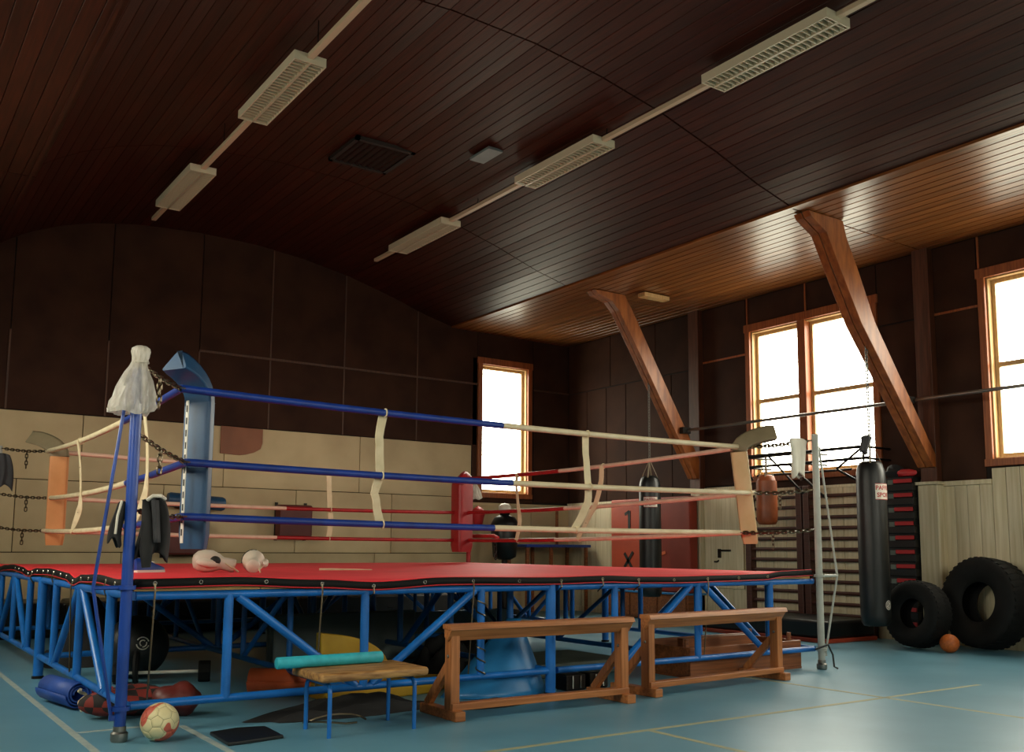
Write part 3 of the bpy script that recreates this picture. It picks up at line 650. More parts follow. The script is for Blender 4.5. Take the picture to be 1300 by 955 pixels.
pad('FR', 'pad_beige', 'pad_grey', (.707, -.707), 'beige corner pad with grey bent head by the wall bars', 1.22, 2.22, .33, .15, lean=(.16, .02))
pad('BL', 'pad_orange', 'pad_grey', (-.707, .707), 'orange tan corner pad with grey bent head at far left', 1.15, 2.24, .36, .2)
pad('BR', 'pad_red', 'pad_red', (.707, .707), 'red corner pad hanging in front of the back window', 1.09, 2.16, .25, .12, wd=.36)
# ---- spacer straps between the ropes
def strap(seg, u, lab, wob, wdir, extra=0):
    P = [ROPE[(*seg, lv)] for lv in range(3)]; a, b, c = [P[i](u[i]) for i in range(3)]
    t = thing('rope_strap', lab, 'strap', (c.x, c.y, c.z), 'rope spacer straps')
    nrm = V(wdir).cross(V((0, 0, 1))).normalized(); pts = []; xs = []
    for (p, q, ph) in ((a, b, 0), (b, c, 1)):
        for k in range(9):
            v = k/8; s = math.sin(math.pi*v)
            pts.append(lerp(p, q, v)+V(wdir)*wob[ph]*s*(1 if v < .5 else .7)+nrm*(.012*s)); an = .5*wob[ph]*8*s; xs.append(V(wdir)*math.cos(an)+nrm*math.sin(an))
    pts.pop(9); xs.pop(9)
    sec = [(-.036, -.003), (.036, -.003), (.036, .003), (-.036, .003)]
    obj('webbing', MB().sweep([p-nrm*.03 for p in pts], sec, xs), 'strap_white', t)
    for p in (a, b, c): obj('loop', MB().tube([p+nrm*.029*math.cos(q*.6283)+V((0, 0, .031*math.sin(q*.6283))) for q in range(10)], .006, 5, closed=True), 'strap_white', t, smooth=1)
    for i in (4, 12): obj('knot', MB().beam(pts[i]-nrm*.036-V(wdir)*.012, pts[i]-nrm*.036+V(wdir)*.012, .006, .006), 'chain_metal', t)
strap(('FL', 'FR'), (.275, .262, .272), 'twisted white strap joining the blue front ropes', (-.035, -.06), (1, 0, 0))
strap(('FL', 'FR'), (.635, .625, .615), 'white strap joining the white half of the front ropes', (-.02, .05), (1, 0, 0))
strap(('FL', 'BL'), (.16, .165, .22), 'white strap on the left ropes beside the blue front post', (.0, -.06), (0, 1, 0))
strap(('FL', 'BL'), (.63, .63, .67), 'thin looking white strap on left ropes by orange pad', (.0, -.10), (0, 1, 0))
strap(('BL', 'BR'), (.62, .62, .62), 'white strap on the red back ropes before cream wall', (-.01, .02), (1, 0, 0))
strap(('BR', 'FR'), (.27, .27, .27), 'white strap on right ropes below the back window', (.05, -.03), (0, 1, 0))
strap(('BR', 'FR'), (.60, .56, .52), 'slanting white strap on right ropes before the far heavy bag', (-.03, .02), (0, 1, 0))
# ================================================================== THINGS ON THE RING
def P3(o, s): return tuple(o[i]+s[i] for i in range(3))
# boxing gloves: one padded body from fist to cuff, thumb, dark patch or seam
def glove(c, ang, lab, patch):
    t = thing('boxing_glove', lab, 'glove', c, 'boxing gloves on the canvas'); ca, sa = math.cos(ang), math.sin(ang); c = V(c)
    def W(x, y, z): return c+V((x*ca-y*sa, x*sa+y*ca, z))
    rr = [(.135, .02), (.125, .055), (.09, .084), (.04, .096), (-.02, .092), (-.07, .074), (-.11, .054), (-.15, .056), (-.2, .06), (-.215, .05)]
    obj('body', MB().tube([W(x, 0, .096-max(0, -x-.02)*.22) for x, q in rr], [q for x, q in rr], 20), 'glove_white', t, smooth=80)
    sd = 1 if patch else -1
    obj('thumb', MB().tube([W(-.06, sd*.06, .07), W(-.01, sd*.092, .075), W(.045, sd*.095, .085), W(.085, sd*.078, .09), W(.1, sd*.065, .09)], [.03, .036, .034, .026, .01], 12), 'glove_white', t, smooth=80)
    if patch: obj('palm_patch', MB().ball(W(-.045, .070, .10), (.05, .035, .04), 12, 8), 'black', t, smooth=1)
    else: obj('seam', MB().tube([W(.02+.012*q*q, .097*math.cos(q), .096+.097*math.sin(q)) for q in (-.2, .2, .6, 1, 1.4, 1.8)], .005, 6), 'black', t, smooth=1)
    obj('lace', MB().tube([W(-.13, sd*.05, .08), W(-.17, sd*.07, .05), W(-.21, sd*.05, .03), W(-.24, sd*.06, .006)], .007, 5), 'strap_white', t, smooth=1)
glove((2.58, 8.22, .930), math.radians(165), 'white boxing glove with dark palm patch lying left on the canvas', True)
glove((2.93, 8.12, .930), math.radians(70), 'white boxing glove standing rounder, right one of the pair', False)
stk = tag(obj('cord_toggle', MB().tube([(3.66, 8.4, .945), (3.8, 8.36, .944), (4.15, 8.3, .940)], [.011, .011, .004], 6), 'strap_white', smooth=1), 'thin white stick with a fine tip lying on the red canvas', 'stick')
# shoe
def shoe(c, ang, lab, m_):
    t = thing('shoe', lab, 'shoe', c); ca, sa = math.cos(ang), math.sin(ang); c = V(c)
    W = lambda x, y, z: c+V((x*ca-y*sa, x*sa+y*ca, z))
    prof_ = [(-.13, .034, .115), (-.11, .042, .12), (-.05, .043, .12), (.0, .042, .10), (.05, .046, .075), (.10, .044, .058), (.135, .03, .045)]
    up_ = MB(); vs = []; fs = []
    for x, hw, h in prof_:
        for q in range(9):
            a = math.pi*q/8; vs.append(W(x, hw*math.cos(a), .02+(h-.02)*math.sin(a)**.7))
    for i in range(len(prof_)-1):
        for q in range(8): fs.append((i*9+q, i*9+q+1, (i+1)*9+q+1, (i+1)*9+q))
    fs += [tuple(range(8, -1, -1)), tuple(54+q for q in range(9))]
    up_.add(vs, fs); uo = obj('upper', up_, m_, t, smooth=60)
    k = len(prof_); so = [(x, hw+.006) for x, hw, h in prof_]+[(x, -hw-.006) for x, hw, h in reversed(prof_)]
    s_ = MB(); s_.add([W(x, y, 0) for x, y in so]+[W(x, y, .022) for x, y in so], [tuple(range(2*k-1, -1, -1)), tuple(range(2*k, 4*k))]+[(i, (i+1) % (2*k), (i+1) % (2*k)+2*k, i+2*k) for i in range(2*k)])
    obj('sole', s_, 'white', t); obj('laces', MB().tube([W(.0, -.03, .098), W(.02, .03, .09), W(.03, -.03, .085), W(.05, .03, .075)], .004, 5), 'white', uo, smooth=1)
shoe((2.12, 8.35, .930), math.radians(20), 'blue sports shoe with white sole on the canvas behind the blue post', 'rope_blue')
# clear plastic bag over the blue post
def pbag(c, lab, k, lean, m_='plastic_film', nm='plastic_bag'):
    t = thing(nm, lab, 'bag', c); c = V(c); n = 72
    rows = [(.10, -.345), (.125, -.355), (.135, -.33), (.128, -.29), (.118, -.25), (.102, -.20), (.085, -.15), (.066, -.10), (.05, -.06), (.044, -.03), (.05, 0), (.056, .03), (.05, .052), (.03, .066), (.012, .07)]
    mb = MB(); vs = []; fs = []
    for r, z in rows:
        w_ = min(1, max(0, (-z+.02)/.12))
        for j in range(n):
            a = 2*math.pi*j/n
            e = 1+.24*w_*noise.noise((math.cos(a)*2.2, math.sin(a)*2.2, z*5))+.16*noise.noise((math.cos(a)*6, math.sin(a)*6, z*16+2))+.05*math.sin(9*a+z*12)*min(1, -z*6+.4 if z < .06 else 0)
            d = max(0, -z)/.36; vs.append(c+V((math.cos(a)*r*k*e+lean[0]*d, math.sin(a)*r*.8*k*e+lean[1]*d, (z+(.03*noise.noise((math.cos(a)*1.5, math.sin(a)*1.5, 4)) if z < -.2 else 0))*k)))
    m = len(rows)
    for i in range(m-1):
        for j in range(n): fs.append((i*n+j, i*n+(j+1) % n, (i+1)*n+(j+1) % n, (i+1)*n+j))
    fs.append(tuple((m-1)*n+j for j in range(n)))
    mb.add(vs, fs); obj('film', mb, m_, t, smooth=35)
    obj('knot', MB().tube([c+V((.047*k*math.cos(q*.8), .04*k*math.sin(q*.8), -.035*k+.006*math.sin(q*2))) for q in range(8)], .008, 5, closed=True), m_, t, smooth=1)
    return t
pbag((X0+.0, Y0-.01, 2.315), 'crumpled clear plastic bag pulled over top of the blue post', 1.0, (-.05, 0))
# dark jacket on the blue post
def drape(nm, lab, cat, c, wd, h, m_, parts=(), ph=0, depth=.07, taper=1.0, dirv=(1, 0, 0)):
    t = thing(nm, lab, cat, (c[0], c[1], c[2]-h)); d = V(dirv).normalized(); nn = V((d.y, -d.x, 0)); c = V(c); n = 30
    mb = MB(); vs = []; fs = []; rows = 12
    for i in range(rows+1):
        v = i/rows; 
        for j in range(n):
            a = 2*math.pi*j/n; rw = wd/2*(.45+.55*v**.6)*(1+.10*math.sin(5*a+ph+v*2)); dp = depth*(.5+.5*v)*(1+.25*math.sin(4*a+ph*2+v*3))
            vs.append(c+d*(math.cos(a)*rw*taper+.02*math.sin(v*4+ph))+nn*(math.sin(a)*dp)+V((0, 0, -h*v-(.04*math.sin(3*a+ph)*v**3))))
    for i in range(rows):
        for j in range(n): fs.append((i*n+j, i*n+(j+1) % n, (i+1)*n+(j+1) % n, (i+1)*n+j))
    fs += [tuple(range(n-1, -1, -1)), tuple(rows*n+j for j in range(n))]
    mb.add(vs, fs); obj('cloth', mb, m_, t, smooth=80)
    return t
def hung_cloth(nm, lab, cat, top, wd0, wd1, h, m_, dirv, folds, amp, sd, hem=.06, grp=None):
    t = thing(nm, lab, cat, (top[0], top[1], top[2]-h), grp); d = V(dirv).normalized(); nn = V((d.y, -d.x, 0)); top = V(top)
    def layer(off, flip):
        def fn(u, v):
            x = (u-.5)*(wd0+(wd1-wd0)*v**.7); f = amp*(.25+.75*v)*(math.sin(u*folds*2*math.pi+sd)+.5*noise.noise((u*6+sd, v*3, sd)))
            e = math.sin(math.pi*u)**.5
            hm = hem*noise.noise((u*3.2+sd, 1.7, sd))+hem*.5*math.cos(u*5+sd)
            return top+d*(x+.02*math.sin(v*3+sd))+nn*(f*.8+off*e*(.4+.6*v))+V((0, 0, -v*(h+hm)-.035*(1-e)*(1-v)))
        return fn
    mb = MB().grid(layer(.045, 1), 36, 20); mb.grid(layer(-.035, -1), 36, 20); obj('cloth', mb, m_, t, smooth=80, solid=.006); return t
jk = hung_cloth('jacket', 'black and grey jacket hanging on the blue corner post', 'jacket', (1.575, 6.16, 1.45), .12, .22, .37, 'black_cloth', (1, -.1, 0), 2.6, .034, .6, .05)
obj('collar', MB().tube([(1.53, 6.13, 1.43), (1.555, 6.095, 1.455), (1.60, 6.09, 1.455), (1.635, 6.13, 1.44)], .012, 7), 'white_cloth', jk, smooth=1)
obj('lining', MB().grid(lambda u, v: (1.545+.045*u+.02*v, 6.088-.014*math.sin(5*u)-.012*v, 1.43-.26*v), 6, 8), 'grey_cloth', jk, smooth=1, solid=.006)
obj('sleeve', MB().tube([(1.53, 6.17, 1.43), (1.535, 6.12, 1.28), (1.53, 6.10, 1.13), (1.535, 6.10, 1.02)], [.02, .036, .04, .026], 10), 'black_cloth', jk, smooth=1)
sc2 = hung_cloth('scarf', 'dark cloth strip with white edge hanging outside the blue post', 'cloth', (1.375, 6.16, 1.42), .05, .08, .26, 'black_cloth', (1, 0, 0), 1.2, .012, 2.2, .05)
obj('edging', MB().tube([(1.375, 6.10, 1.42), (1.355, 6.10, 1.33), (1.35, 6.11, 1.22)], .008, 6), 'white_cloth', sc2, smooth=1)
# white towel on grey post, small bag behind red pad, cloth on the far left post
hung_cloth('towel', 'white towel hung over the top chain at the pale grey post', 'towel', (7.69, 6.16, 2.25), .32, .20, .36, 'white_cloth', (1, .15, 0), 1.4, .014, 1.1, .08)
pbag((7.93, 12.44, 2.16), 'small white plastic bag tied behind the red corner pad', .75, (.02, 0))
hung_cloth('cloth_bundle', 'grey cloth bundle tied to the far left post', 'cloth', (1.46, 12.42, 2.20), .16, .26, .42, 'grey_cloth', (1, 0, 0), 2.4, .03, .3, .08)

# ================================================================== HEAVY BAGS
def bagmesh(c, r, zb, zt, sq=.97):
    H = zt-zb; return MB().lathe([(r*.35, 0), (r*.8, .005), (r*.96, .05), (r, .12), (r, H*.5), (r*.99, H*.88), (r*.95, H-.12), (r*.85, H-.05), (r*.72, H-.015), (r*.55, H)], 28, (c[0], c[1], zb), fn=lambda a, z: 1+.008*math.sin(3*a+z*5))
def heavy_bag(c, r, zb, zt, ztop, lab, m_='black_vinyl', straps=True):
    t = thing('heavy_bag', lab, 'punching bag', (c[0], c[1], zb), 'hanging heavy bags')
    obj('body', bagmesh(c, r, zb, zt), m_, t, smooth=60)
    hk = V((c[0], c[1], zt+.26*r/.17))
    for k in range(4 if straps else 2):
        a = k*math.pi/(2 if straps else 1)+.6; p = V((c[0]+math.cos(a)*r*.75, c[1]+math.sin(a)*r*.75, zt-.03)); obj('strap', MB().sweep([p, lerp(p, hk, .5), hk], [(-.011, -.003), (.011, -.003), (.011, .003), (-.011, .003)], V((-math.sin(a), math.cos(a), 0))), 'strap_tan', t)
    obj('hook', MB().tube([hk+V((.022*math.cos(q*.7), 0, .022*math.sin(q*.7))) for q in range(9)], .006, 6, closed=True), 'steel', t, smooth=1)
    obj('chain', chain_mb(hk+V((0, 0, .02)), (c[0], c[1], ztop), 0, .06, .007), 'steel', t, smooth=1)
    return t
def cyl_label(t, c, r, ang, wd, z0, z1, lines, size):
    # white label wrapped on the bag, lettering proud of it; ang: direction the label's middle faces
    def F(rr): return lambda x, y: (c[0]+math.cos(ang+x/r)*rr, c[1]+math.sin(ang+x/r)*rr, y)
    lb = MB().grid(lambda u, v: F(r+.003)(wd*(u-.5), z0+(z1-z0)*v), 12, 1); lo_ = obj('label', lb, 'white', t, smooth=1)
    zm = (z0+z1)/2; fr = MB()
    for a, b in ((z0, z0+.006), (z1-.006, z1)): fr.grid(lambda u, v, a=a, b=b: F(r+.0036)(wd*(u-.5), a+(b-a)*v), 12, 1)
    obj('label_border', fr, 'red_print', lo_)
    for (s, dz) in lines:
        tx = MB(); f_ = F(r+.0042); text_mesh(tx, s, size, lambda x, y: f_(x, zm+dz+y)); obj('lettering', tx, 'red_print', lo_)
BC = (10.06, 6.99)
hb = heavy_bag(BC, .172, .27, 2.21, 3.61, 'tall black heavy bag with red lettered white label near the tyres')
va = math.atan2(-BC[1], -BC[0])
cyl_label(hb, BC, .172, va+.98, .25, 1.745, 1.935, [('PAFFEN', .042), ('SPORT', -.042)], .072)
lg = MB(); f_ = lambda x, y: (BC[0]+math.cos(va+.95+x/.172)*.176, BC[1]+math.sin(va+.95+x/.172)*.176, .52+y)
for rad in (.045, .03):
    q = 20; lg.add([f_(rad*math.cos(2*math.pi*k/q), rad*math.sin(2*math.pi*k/q)*1.2) for k in range(q)]+[f_((rad-.006)*math.cos(2*math.pi*k/q), (rad-.006)*math.sin(2*math.pi*k/q)*1.2) for k in range(q)], [(k, (k+1) % q, (k+1) % q+q, k+q) for k in range(q)])
lg.add([f_(-.02, -.02), f_(-.006, -.02), f_(.02, .022), f_(.006, .022)], [(0, 1, 2, 3)])
obj('logo', lg, 'white', hb)
hung_cloth('rag', 'dark cloth tucked by the chain above the big black bag', 'cloth', (9.98, 7.0, 2.52), .13, .08, .22, 'grey_cloth', (.8, -.57, 0), 1.2, .012, 1.7, .04)
BC2 = (10.30, 11.09)
hb2 = heavy_bag(BC2, .17, .42, 2.28, 3.75, 'black heavy bag hanging before the orange mats in the far corner')
va2 = math.atan2(-BC2[1], -BC2[0]); cyl_label(hb2, BC2, .17, va2+.05, .22, 1.79, 1.95, [('PAFFEN', .036), ('SPORT', -.036)], .058)
heavy_bag((10.72, 9.14), .145, 1.50, 2.20, 2.42, 'small worn brown leather punch bag hung before the wall bars', 'leather', straps=True)

# ================================================================== WALL BARS, RIG, RACK
def wall_bars(y0, y1, lab):
    t = thing('wall_bars', lab, 'wall bars', (11.33, (y0+y1)/2, 0), 'wall bars on the window side')
    for y in (y0+.055, y1-.055): obj('upright', MB().box(11.25, 11.378, y-.05, y+.05, .0, 2.06), 'bar_wood', t, bevel=.008)
    for k in range(13):
        z = .12+k*.149; sec = [(.024*math.cos(q*math.pi/5), .016*math.sin(q*math.pi/5)) for q in range(10)]
        obj('rung', MB().sweep([(11.285, y0+.1, z), (11.285, y1-.1, z)], sec, (0, 0, 1)), 'bar_wood', t, smooth=1)
wall_bars(8.97, 10.03, 'dark wooden wall bars beside the cream cabinet front'); wall_bars(7.86, 8.95, 'dark wooden wall bars behind the pale grey post and bag')
t = thing('pull_up_rig', 'steel wall mounted pull up frame crossing below the double window', 'rig', (11.3, 8.6, 2.3))
for x, z, y0, y1, r in ((10.8, 2.49, 8.7, 9.66, .03), (10.8, 2.49, 7.55, 8.5, .022), (10.8, 2.34, 7.5, 9.66, .02), (10.95, 2.22, 7.9, 9.5, .016)):
    obj('bar', MB().tube([(x, y0, z), (x, y1, z)], r, 10), 'dark_metal', t, smooth=1)
for y in (9.6, 8.6, 7.6):
    for z in (2.49, 2.34): obj('arm', MB().tube([(10.8, y, z), (11.37, y, z)], .016, 8), 'dark_metal', t, smooth=1)
    obj('upright', MB().tube([(10.8, y, 2.5), (10.8, y, 2.1)], .014, 8), 'dark_metal', t, smooth=1)
for p, q in (((10.8, 9.15, 2.47), (11.22, 8.9, 1.95)), ((10.8, 8.8, 2.34), (11.22, 8.5, 1.85)), ((10.8, 8.02, 2.22), (10.8, 7.6, 2.49)), ((10.8, 8.02, 2.22), (11.22, 7.75, 1.95)), ((10.8, 9.63, 2.4), (11.3, 9.9, 2.2))):
    obj('brace', MB().tube([p, q], .016, 8), 'dark_metal', t, smooth=1)
tag(obj('rolled_paper', MB().tube([(10.765, 8.63, 2.13), (10.765, 8.60, 2.40)], .03, 10), 'pad_grey', smooth=1), 'grey beige roll stuck upright beside the brown leather bag', 'roll')
# rack of black slots with red fronts
t = thing('step_stack', 'tall stack of black step boards with red edges behind the bag', 'step boards', (11.12, 7.25, 0))
for k in range(11):
    z = .10+k*.181
    obj('step_board', MB().box(11.16, 11.36, 7.15, 7.55, z, z+.105), 'black_vinyl', t, bevel=.012)
    obj('edge_strip', MB().box(11.145, 11.162, 7.16, 7.42, z+.105, z+.155), 'red_plastic', t, bevel=.004); obj('grey_end', MB().box(11.148, 11.162, 7.425, 7.50, z+.09, z+.15), 'mat_greygreen', t); obj('spacer', MB().box(11.18, 11.35, 7.16, 7.54, z+.105, z+.181), 'black', t)
tag(obj('red_bundle', MB().ball((11.22, 7.28, 2.145), (.09, .14, .05), 16, 8, lambda d: 1+.15*math.sin(7*d.x+5*d.y)), 'red_plastic', smooth=1), 'red cloth bundle lying on top of the black step stack', 'bundle')
tag(obj('black_bundle', MB().ball((11.24, 7.44, 2.17), (.10, .12, .09), 16, 8, lambda d: 1+.15*math.sin(6*d.x+4*d.z)), 'black_cloth', smooth=1), 'black cloth heap on the stack beside the red bundle', 'bundle')
# long black crash mats along the wall foot
t = thing('crash_mat', 'low black crash mat with orange red foot strip below wall bars', 'mat', (10.62, 8.85, 0))
obj('body', MB().box(10.15, 11.13, 7.75, 9.95, .05, .27), 'black_vinyl', t, bevel=.03); obj('foot_strip', MB().box(10.12, 11.13, 7.72, 9.98, 0, .05), 'mat_orange', t, bevel=.01)
# ---- tyres and ball
def tyre(c, R_, wd, rot, tilt, lab):
    t = thing('tyre', lab, 'tyre', (0, 0, 0), 'old rubber tyres by the window wall'); h = wd/2; ri = R_*.44
    pf = [(ri, -h*.62), (ri+.02, -h*.8), (R_*.75, -h), (R_*.93, -h*.93), (R_*.985, -h*.75), (R_, -h*.3), (R_, h*.3), (R_*.985, h*.75), (R_*.93, h*.93), (R_*.75, h), (ri+.02, h*.8), (ri, h*.62), (ri+.06, h*.5), (R_*.9, h*.6), (R_*.94, 0), (R_*.9, -h*.6), (ri+.06, -h*.5)]
    obj('carcass', MB().lathe(pf, 48, (0, 0, R_), axis=(1, 0, 0), closed=True), 'rubber', t, smooth=50)
    tr = MB(); n = 40
    for k in range(n):
        a = 2*math.pi*k/n
        for s in (-1, 1):
            e = V((0, math.cos(a), math.sin(a))); q = V((0, math.cos(a+.07), math.sin(a+.07)))
            tr.beam(V((s*h*.08, 0, R_))+e*(R_-.002), V((s*h*.80, 0, R_))+q*(R_-.008), R_*.07, .010, up=tuple(e))
    tb = obj('tread', tr, 'rubber', t); tb['kind'] = 'stuff'
    t.rotation_euler = (0, tilt, rot); t.location = c; return t
tyre((10.93, 6.19, .03), .525, .38, -.20, .13, 'large black tyre leaning on the cream wall beside the small ball')
tyre((10.48, 6.76, .02), .39, .30, -.12, .12, 'smaller black tyre between the heavy bag and the large tyre')
tyre((11.0, 5.02, .04), .50, .34, -.2, .14, 'black tyre cut off by the right edge of the frame')
b = thing('orange_ball', 'small scuffed orange ball on the floor before the large tyre', 'ball', (10.45, 6.32, 0))
obj('skin', MB().ball((10.45, 6.32, .105), .105, 24, 16), 'basketball', b, smooth=80)
# ================================================================== FAR CORNER
t = thing('gym_mat', 'bright orange mat with black tape marks standing behind far bag', 'mat', (11.2, 12.3, .42), 'orange mats in the far corner')
obj('pad', MB().box(11.1, 11.25, 11.98, 12.95, .46, 2.0), 'mat_orange', t, bevel=.02)
mk = MB(); 
for p, q in (((12.60, .84), (12.38, 1.10)), ((12.60, 1.08), (12.40, .82))): mk.beam((11.095, p[0], p[1]), (11.095, q[0], q[1]), .055, .006, up=(1, 0, 0))
obj('tape_cross', mk, 'black', t)
mk = MB(); mk.beam((11.095, 12.47, 1.45), (11.095, 12.47, 1.8), .06, .006, up=(1, 0, 0)); mk.beam((11.095, 12.47, 1.79), (11.095, 12.58, 1.74), .05, .006, up=(1, 0, 0)); obj('tape_mark', mk, 'black', t)
t = thing('gym_mat', 'darker red mat with scuffed tape beside the cream cabinet front', 'mat', (11.2, 11.4, .42), 'orange mats in the far corner')
obj('pad', MB().box(11.06, 11.24, 11.0, 11.97, .46, 2.0), 'mat_red', t, bevel=.02)
obj('tape_strip', MB().beam((11.055, 11.85, 1.02), (11.055, 11.55, 1.10), .05, .004, up=(1, 0, 0)), 'orange_foam', t)
t = thing('low_cupboard', 'low brown wooden cupboard with teal top under orange mats', 'cupboard', (11.15, 12, 0))
obj('carcass', MB().box(10.98, 11.36, 10.98, 13.0, .02, .43), 'box_wood', t, bevel=.006); obj('top', MB().box(10.95, 11.37, 10.95, 13.03, .43, .46), 'blue_vinyl', t, bevel=.005)
for k in range(3): obj('door', MB().box(10.965, 10.98, 11.02+k*.66, 11.64+k*.66, .06, .41), 'box_wood', t, bevel=.004)
# cabinet front in the panelling with latch
t = thing('wall_cabinet', 'cream cabinet door with metal latch set beside the wall bars', 'cabinet', (11.35, 10.56, .7))
dr_ = obj('door', MB().box(11.345, 11.378, 10.15, 10.93, .55, 2.0), 'board_white', t, bevel=.006); obj('latch', MB().box(11.325, 11.345, 10.40, 10.62, 1.12, 1.15), 'dark_metal', dr_, bevel=.004); obj('lock', MB().box(11.32, 11.345, 10.60, 10.66, 1.02, 1.16), 'dark_metal', dr_, bevel=.006); obj('handle', MB().tube([(11.345, 10.66, .98), (11.31, 10.66, .96), (11.31, 10.72, .96)], .012, 6), 'dark_metal', dr_, smooth=1)
# wall-mounted punch pads and brown board on the back wall
def wall_pad(x0, x1, z0, z1, lab):
    t = thing('wall_pad', lab, 'pad', ((x0+x1)/2, YB-.1, z0), 'punch pads on the back wall')
    obj('cushion', MB().box(x0, x1, YB-.28, YB-.06, z0, z1), 'wall_pad_red', t, bevel=.03); obj('back_plate', MB().box(x0+.05, x1-.05, YB-.06, YB-.014, z0+.05, z1-.05), 'box_wood', t)
    for s in (x0+.03, x1-.03): obj('bracket', MB().box(s-.02, s+.02, YB-.05, YB-.013, z0-.04, z1+.04), 'dark_metal', t)
wall_pad(5.54, 6.08, 1.29, 1.80, 'dark red square punch pad below red ropes on cream wall'); wall_pad(3.82, 4.42, 1.02, 1.53, 'dark red square punch pad seen behind the blue corner pad')
t = thing('blue_roller_pad', 'blue cylindrical punch pad on back wall behind blue corner pad', 'pad', (4.27, 14.3, 1.8))
obj('roll', MB().lathe([(.02, -.42), (.09, -.415), (.105, -.38), (.105, .38), (.09, .415), (.02, .42)], 20, (4.27, 14.32, 1.80), axis=(1, 0, -.06)), 'pad_blue', t, smooth=50); obj('bracket', MB().box(4.2, 4.34, 14.34, YB-.013, 1.72, 1.88), 'dark_metal', t)
obj2 = MB().prism([(4.65, 2.98), (4.65, 2.56), (4.95, 2.545), (5.05, 2.56), (5.18, 2.6), (5.28, 2.66), (5.31, 2.75), (5.31, 2.97)], 'xz', YB-.035, YB-.013)
tag(obj('wall_board', obj2, 'board_brown', bevel=.004), 'brown board with rounded corner fixed at top of cream wall', 'board')
# narrow table, training figure and hanging gear near the back window
t = thing('side_table', 'narrow table with dark blue top and brown legs by back wall', 'table', (10.6, 14.1, 0))
obj('top', MB().box(9.85, 11.3, 13.75, 14.42, 1.17, 1.22), 'post_blue', t, bevel=.006)
for x in (9.9, 10.42, 11.22):
    for y in (13.8, 14.36): obj('leg', MB().box(x-.025, x+.025, y-.025, y+.025, 0, 1.17), 'box_wood', t)
obj('post', MB().box(10.93, 10.97, 14.3, 14.34, 1.22, 1.9), 'box_wood', t)
t = thing('training_dummy', 'black padded training figure with white cap near the back wall', 'dummy', (9.42, 13.8, 0))
obj('torso', MB().lathe([(.1, .95), (.2, 1.0), (.23, 1.3), (.25, 1.55), (.18, 1.68), (.08, 1.72)], 20, (9.42, 13.8, 0)), 'black_vinyl', t, smooth=60)
obj('head', MB().ball((9.42, 13.8, 1.80), (.10, .11, .12), 16, 12), 'rubber', t, smooth=80); obj('cap', MB().lathe([(.115, 1.80), (.11, 1.87), (.06, 1.915), (.01, 1.92)], 18, (9.42, 13.8, 0)), 'white', t, smooth=60); obj('visor', MB().box(9.33, 9.51, 13.58, 13.75, 1.79, 1.803), 'white', t, bevel=.004)
obj('stand', MB().tube([(9.42, 13.8, .05), (9.42, 13.8, .98)], .05, 12), 'dark_metal', t, smooth=1); obj('base', MB().lathe([(.3, 0), (.32, .03), (.26, .1), (.06, .14)], 24, (9.42, 13.8, 0)), 'rubber', t, smooth=40)
tag(obj('focus_pad', MB().lathe([(.02, -.05), (.13, -.05), (.16, 0), (.13, .05), (.02, .05)], 20, (9.05, 14.46, 1.74), axis=(0, 1, 0)), 'wall_pad_red', smooth=50), 'dark red round target pad on back wall left of the dummy', 'pad')
tag(obj('red_bag', MB().ball((9.24, 14.38, 1.72), (.12, .13, .18), 16, 10, lambda d: 1+.1*math.sin(5*d.z)), 'red_plastic', smooth=80), 'red holdall hung on back wall beside the capped dummy', 'bag')
o = obj('hanging_chain', chain_mb((8.0, 11.97, 1.31), (8.02, 11.98, .99), 0, .07, .009), 'dark_metal', smooth=1)
tag(o, 'dark chain dangling from the arm of the red corner post', 'chain')

# ================================================================== ON THE FLOOR IN FRONT
def trestle(p, q, lab):
    p, q = V((*p, 0)), V((*q, 0)); L = (q-p).length; ang = math.atan2(q.y-p.y, q.x-p.x)
    t = thing('wooden_trestle', lab, 'trestle', p, 'wooden trestles before the ring'); ORG[t.name] = V((0, 0, 0)); bl = dict(bevel=.006)
    for x, nm in ((0, 'l'), (L, 'r')):
        u_ = obj('upright', MB().box(x-.035, x+.035, -.035, .055, .06, .60), 'bench_wood_z', t, **bl)
        obj('foot', MB().box(x-.04, x+.04, -.11, .40, 0, .065), 'bench_wood', t, **bl)
        obj('brace', MB().beam((x, .35, .06), (x, .05, .36), .045, .06), 'bench_wood_z', t, **bl)
        obj('bolt', MB().lathe([(.012, 0), (.012, .006), (.004, .01)], 8, (x-.035, .005, .42), axis=(-1, 0, 0)), 'steel', u_)
    obj('top_beam', MB().prism([(-.068, .60), (.03, .60), (.03, .55), (.005, .522), (-.01, .522)], 'yz', -.055, L+.06), 'bench_wood', t, bevel=.003)
    obj('top_cap', MB().prism([(-.082, .597), (.045, .60), (.045, .634), (-.066, .634)], 'yz', -.06, L+.065), 'bench_wood', t, bevel=.004)
    obj('bottom_rail', MB().box(-.03, L+.03, -.05, .03, .062, .11), 'bench_wood', t, **bl)
    t.location = p; t.rotation_euler = (0, 0, ang); ORG[t.name] = p; return t
trestle((3.475, 5.70), (4.955, 5.66), 'wooden trestle frame standing next to the low stool')
trestle((5.33, 5.77), (6.985, 5.88), 'wooden trestle frame standing before the wooden crate')
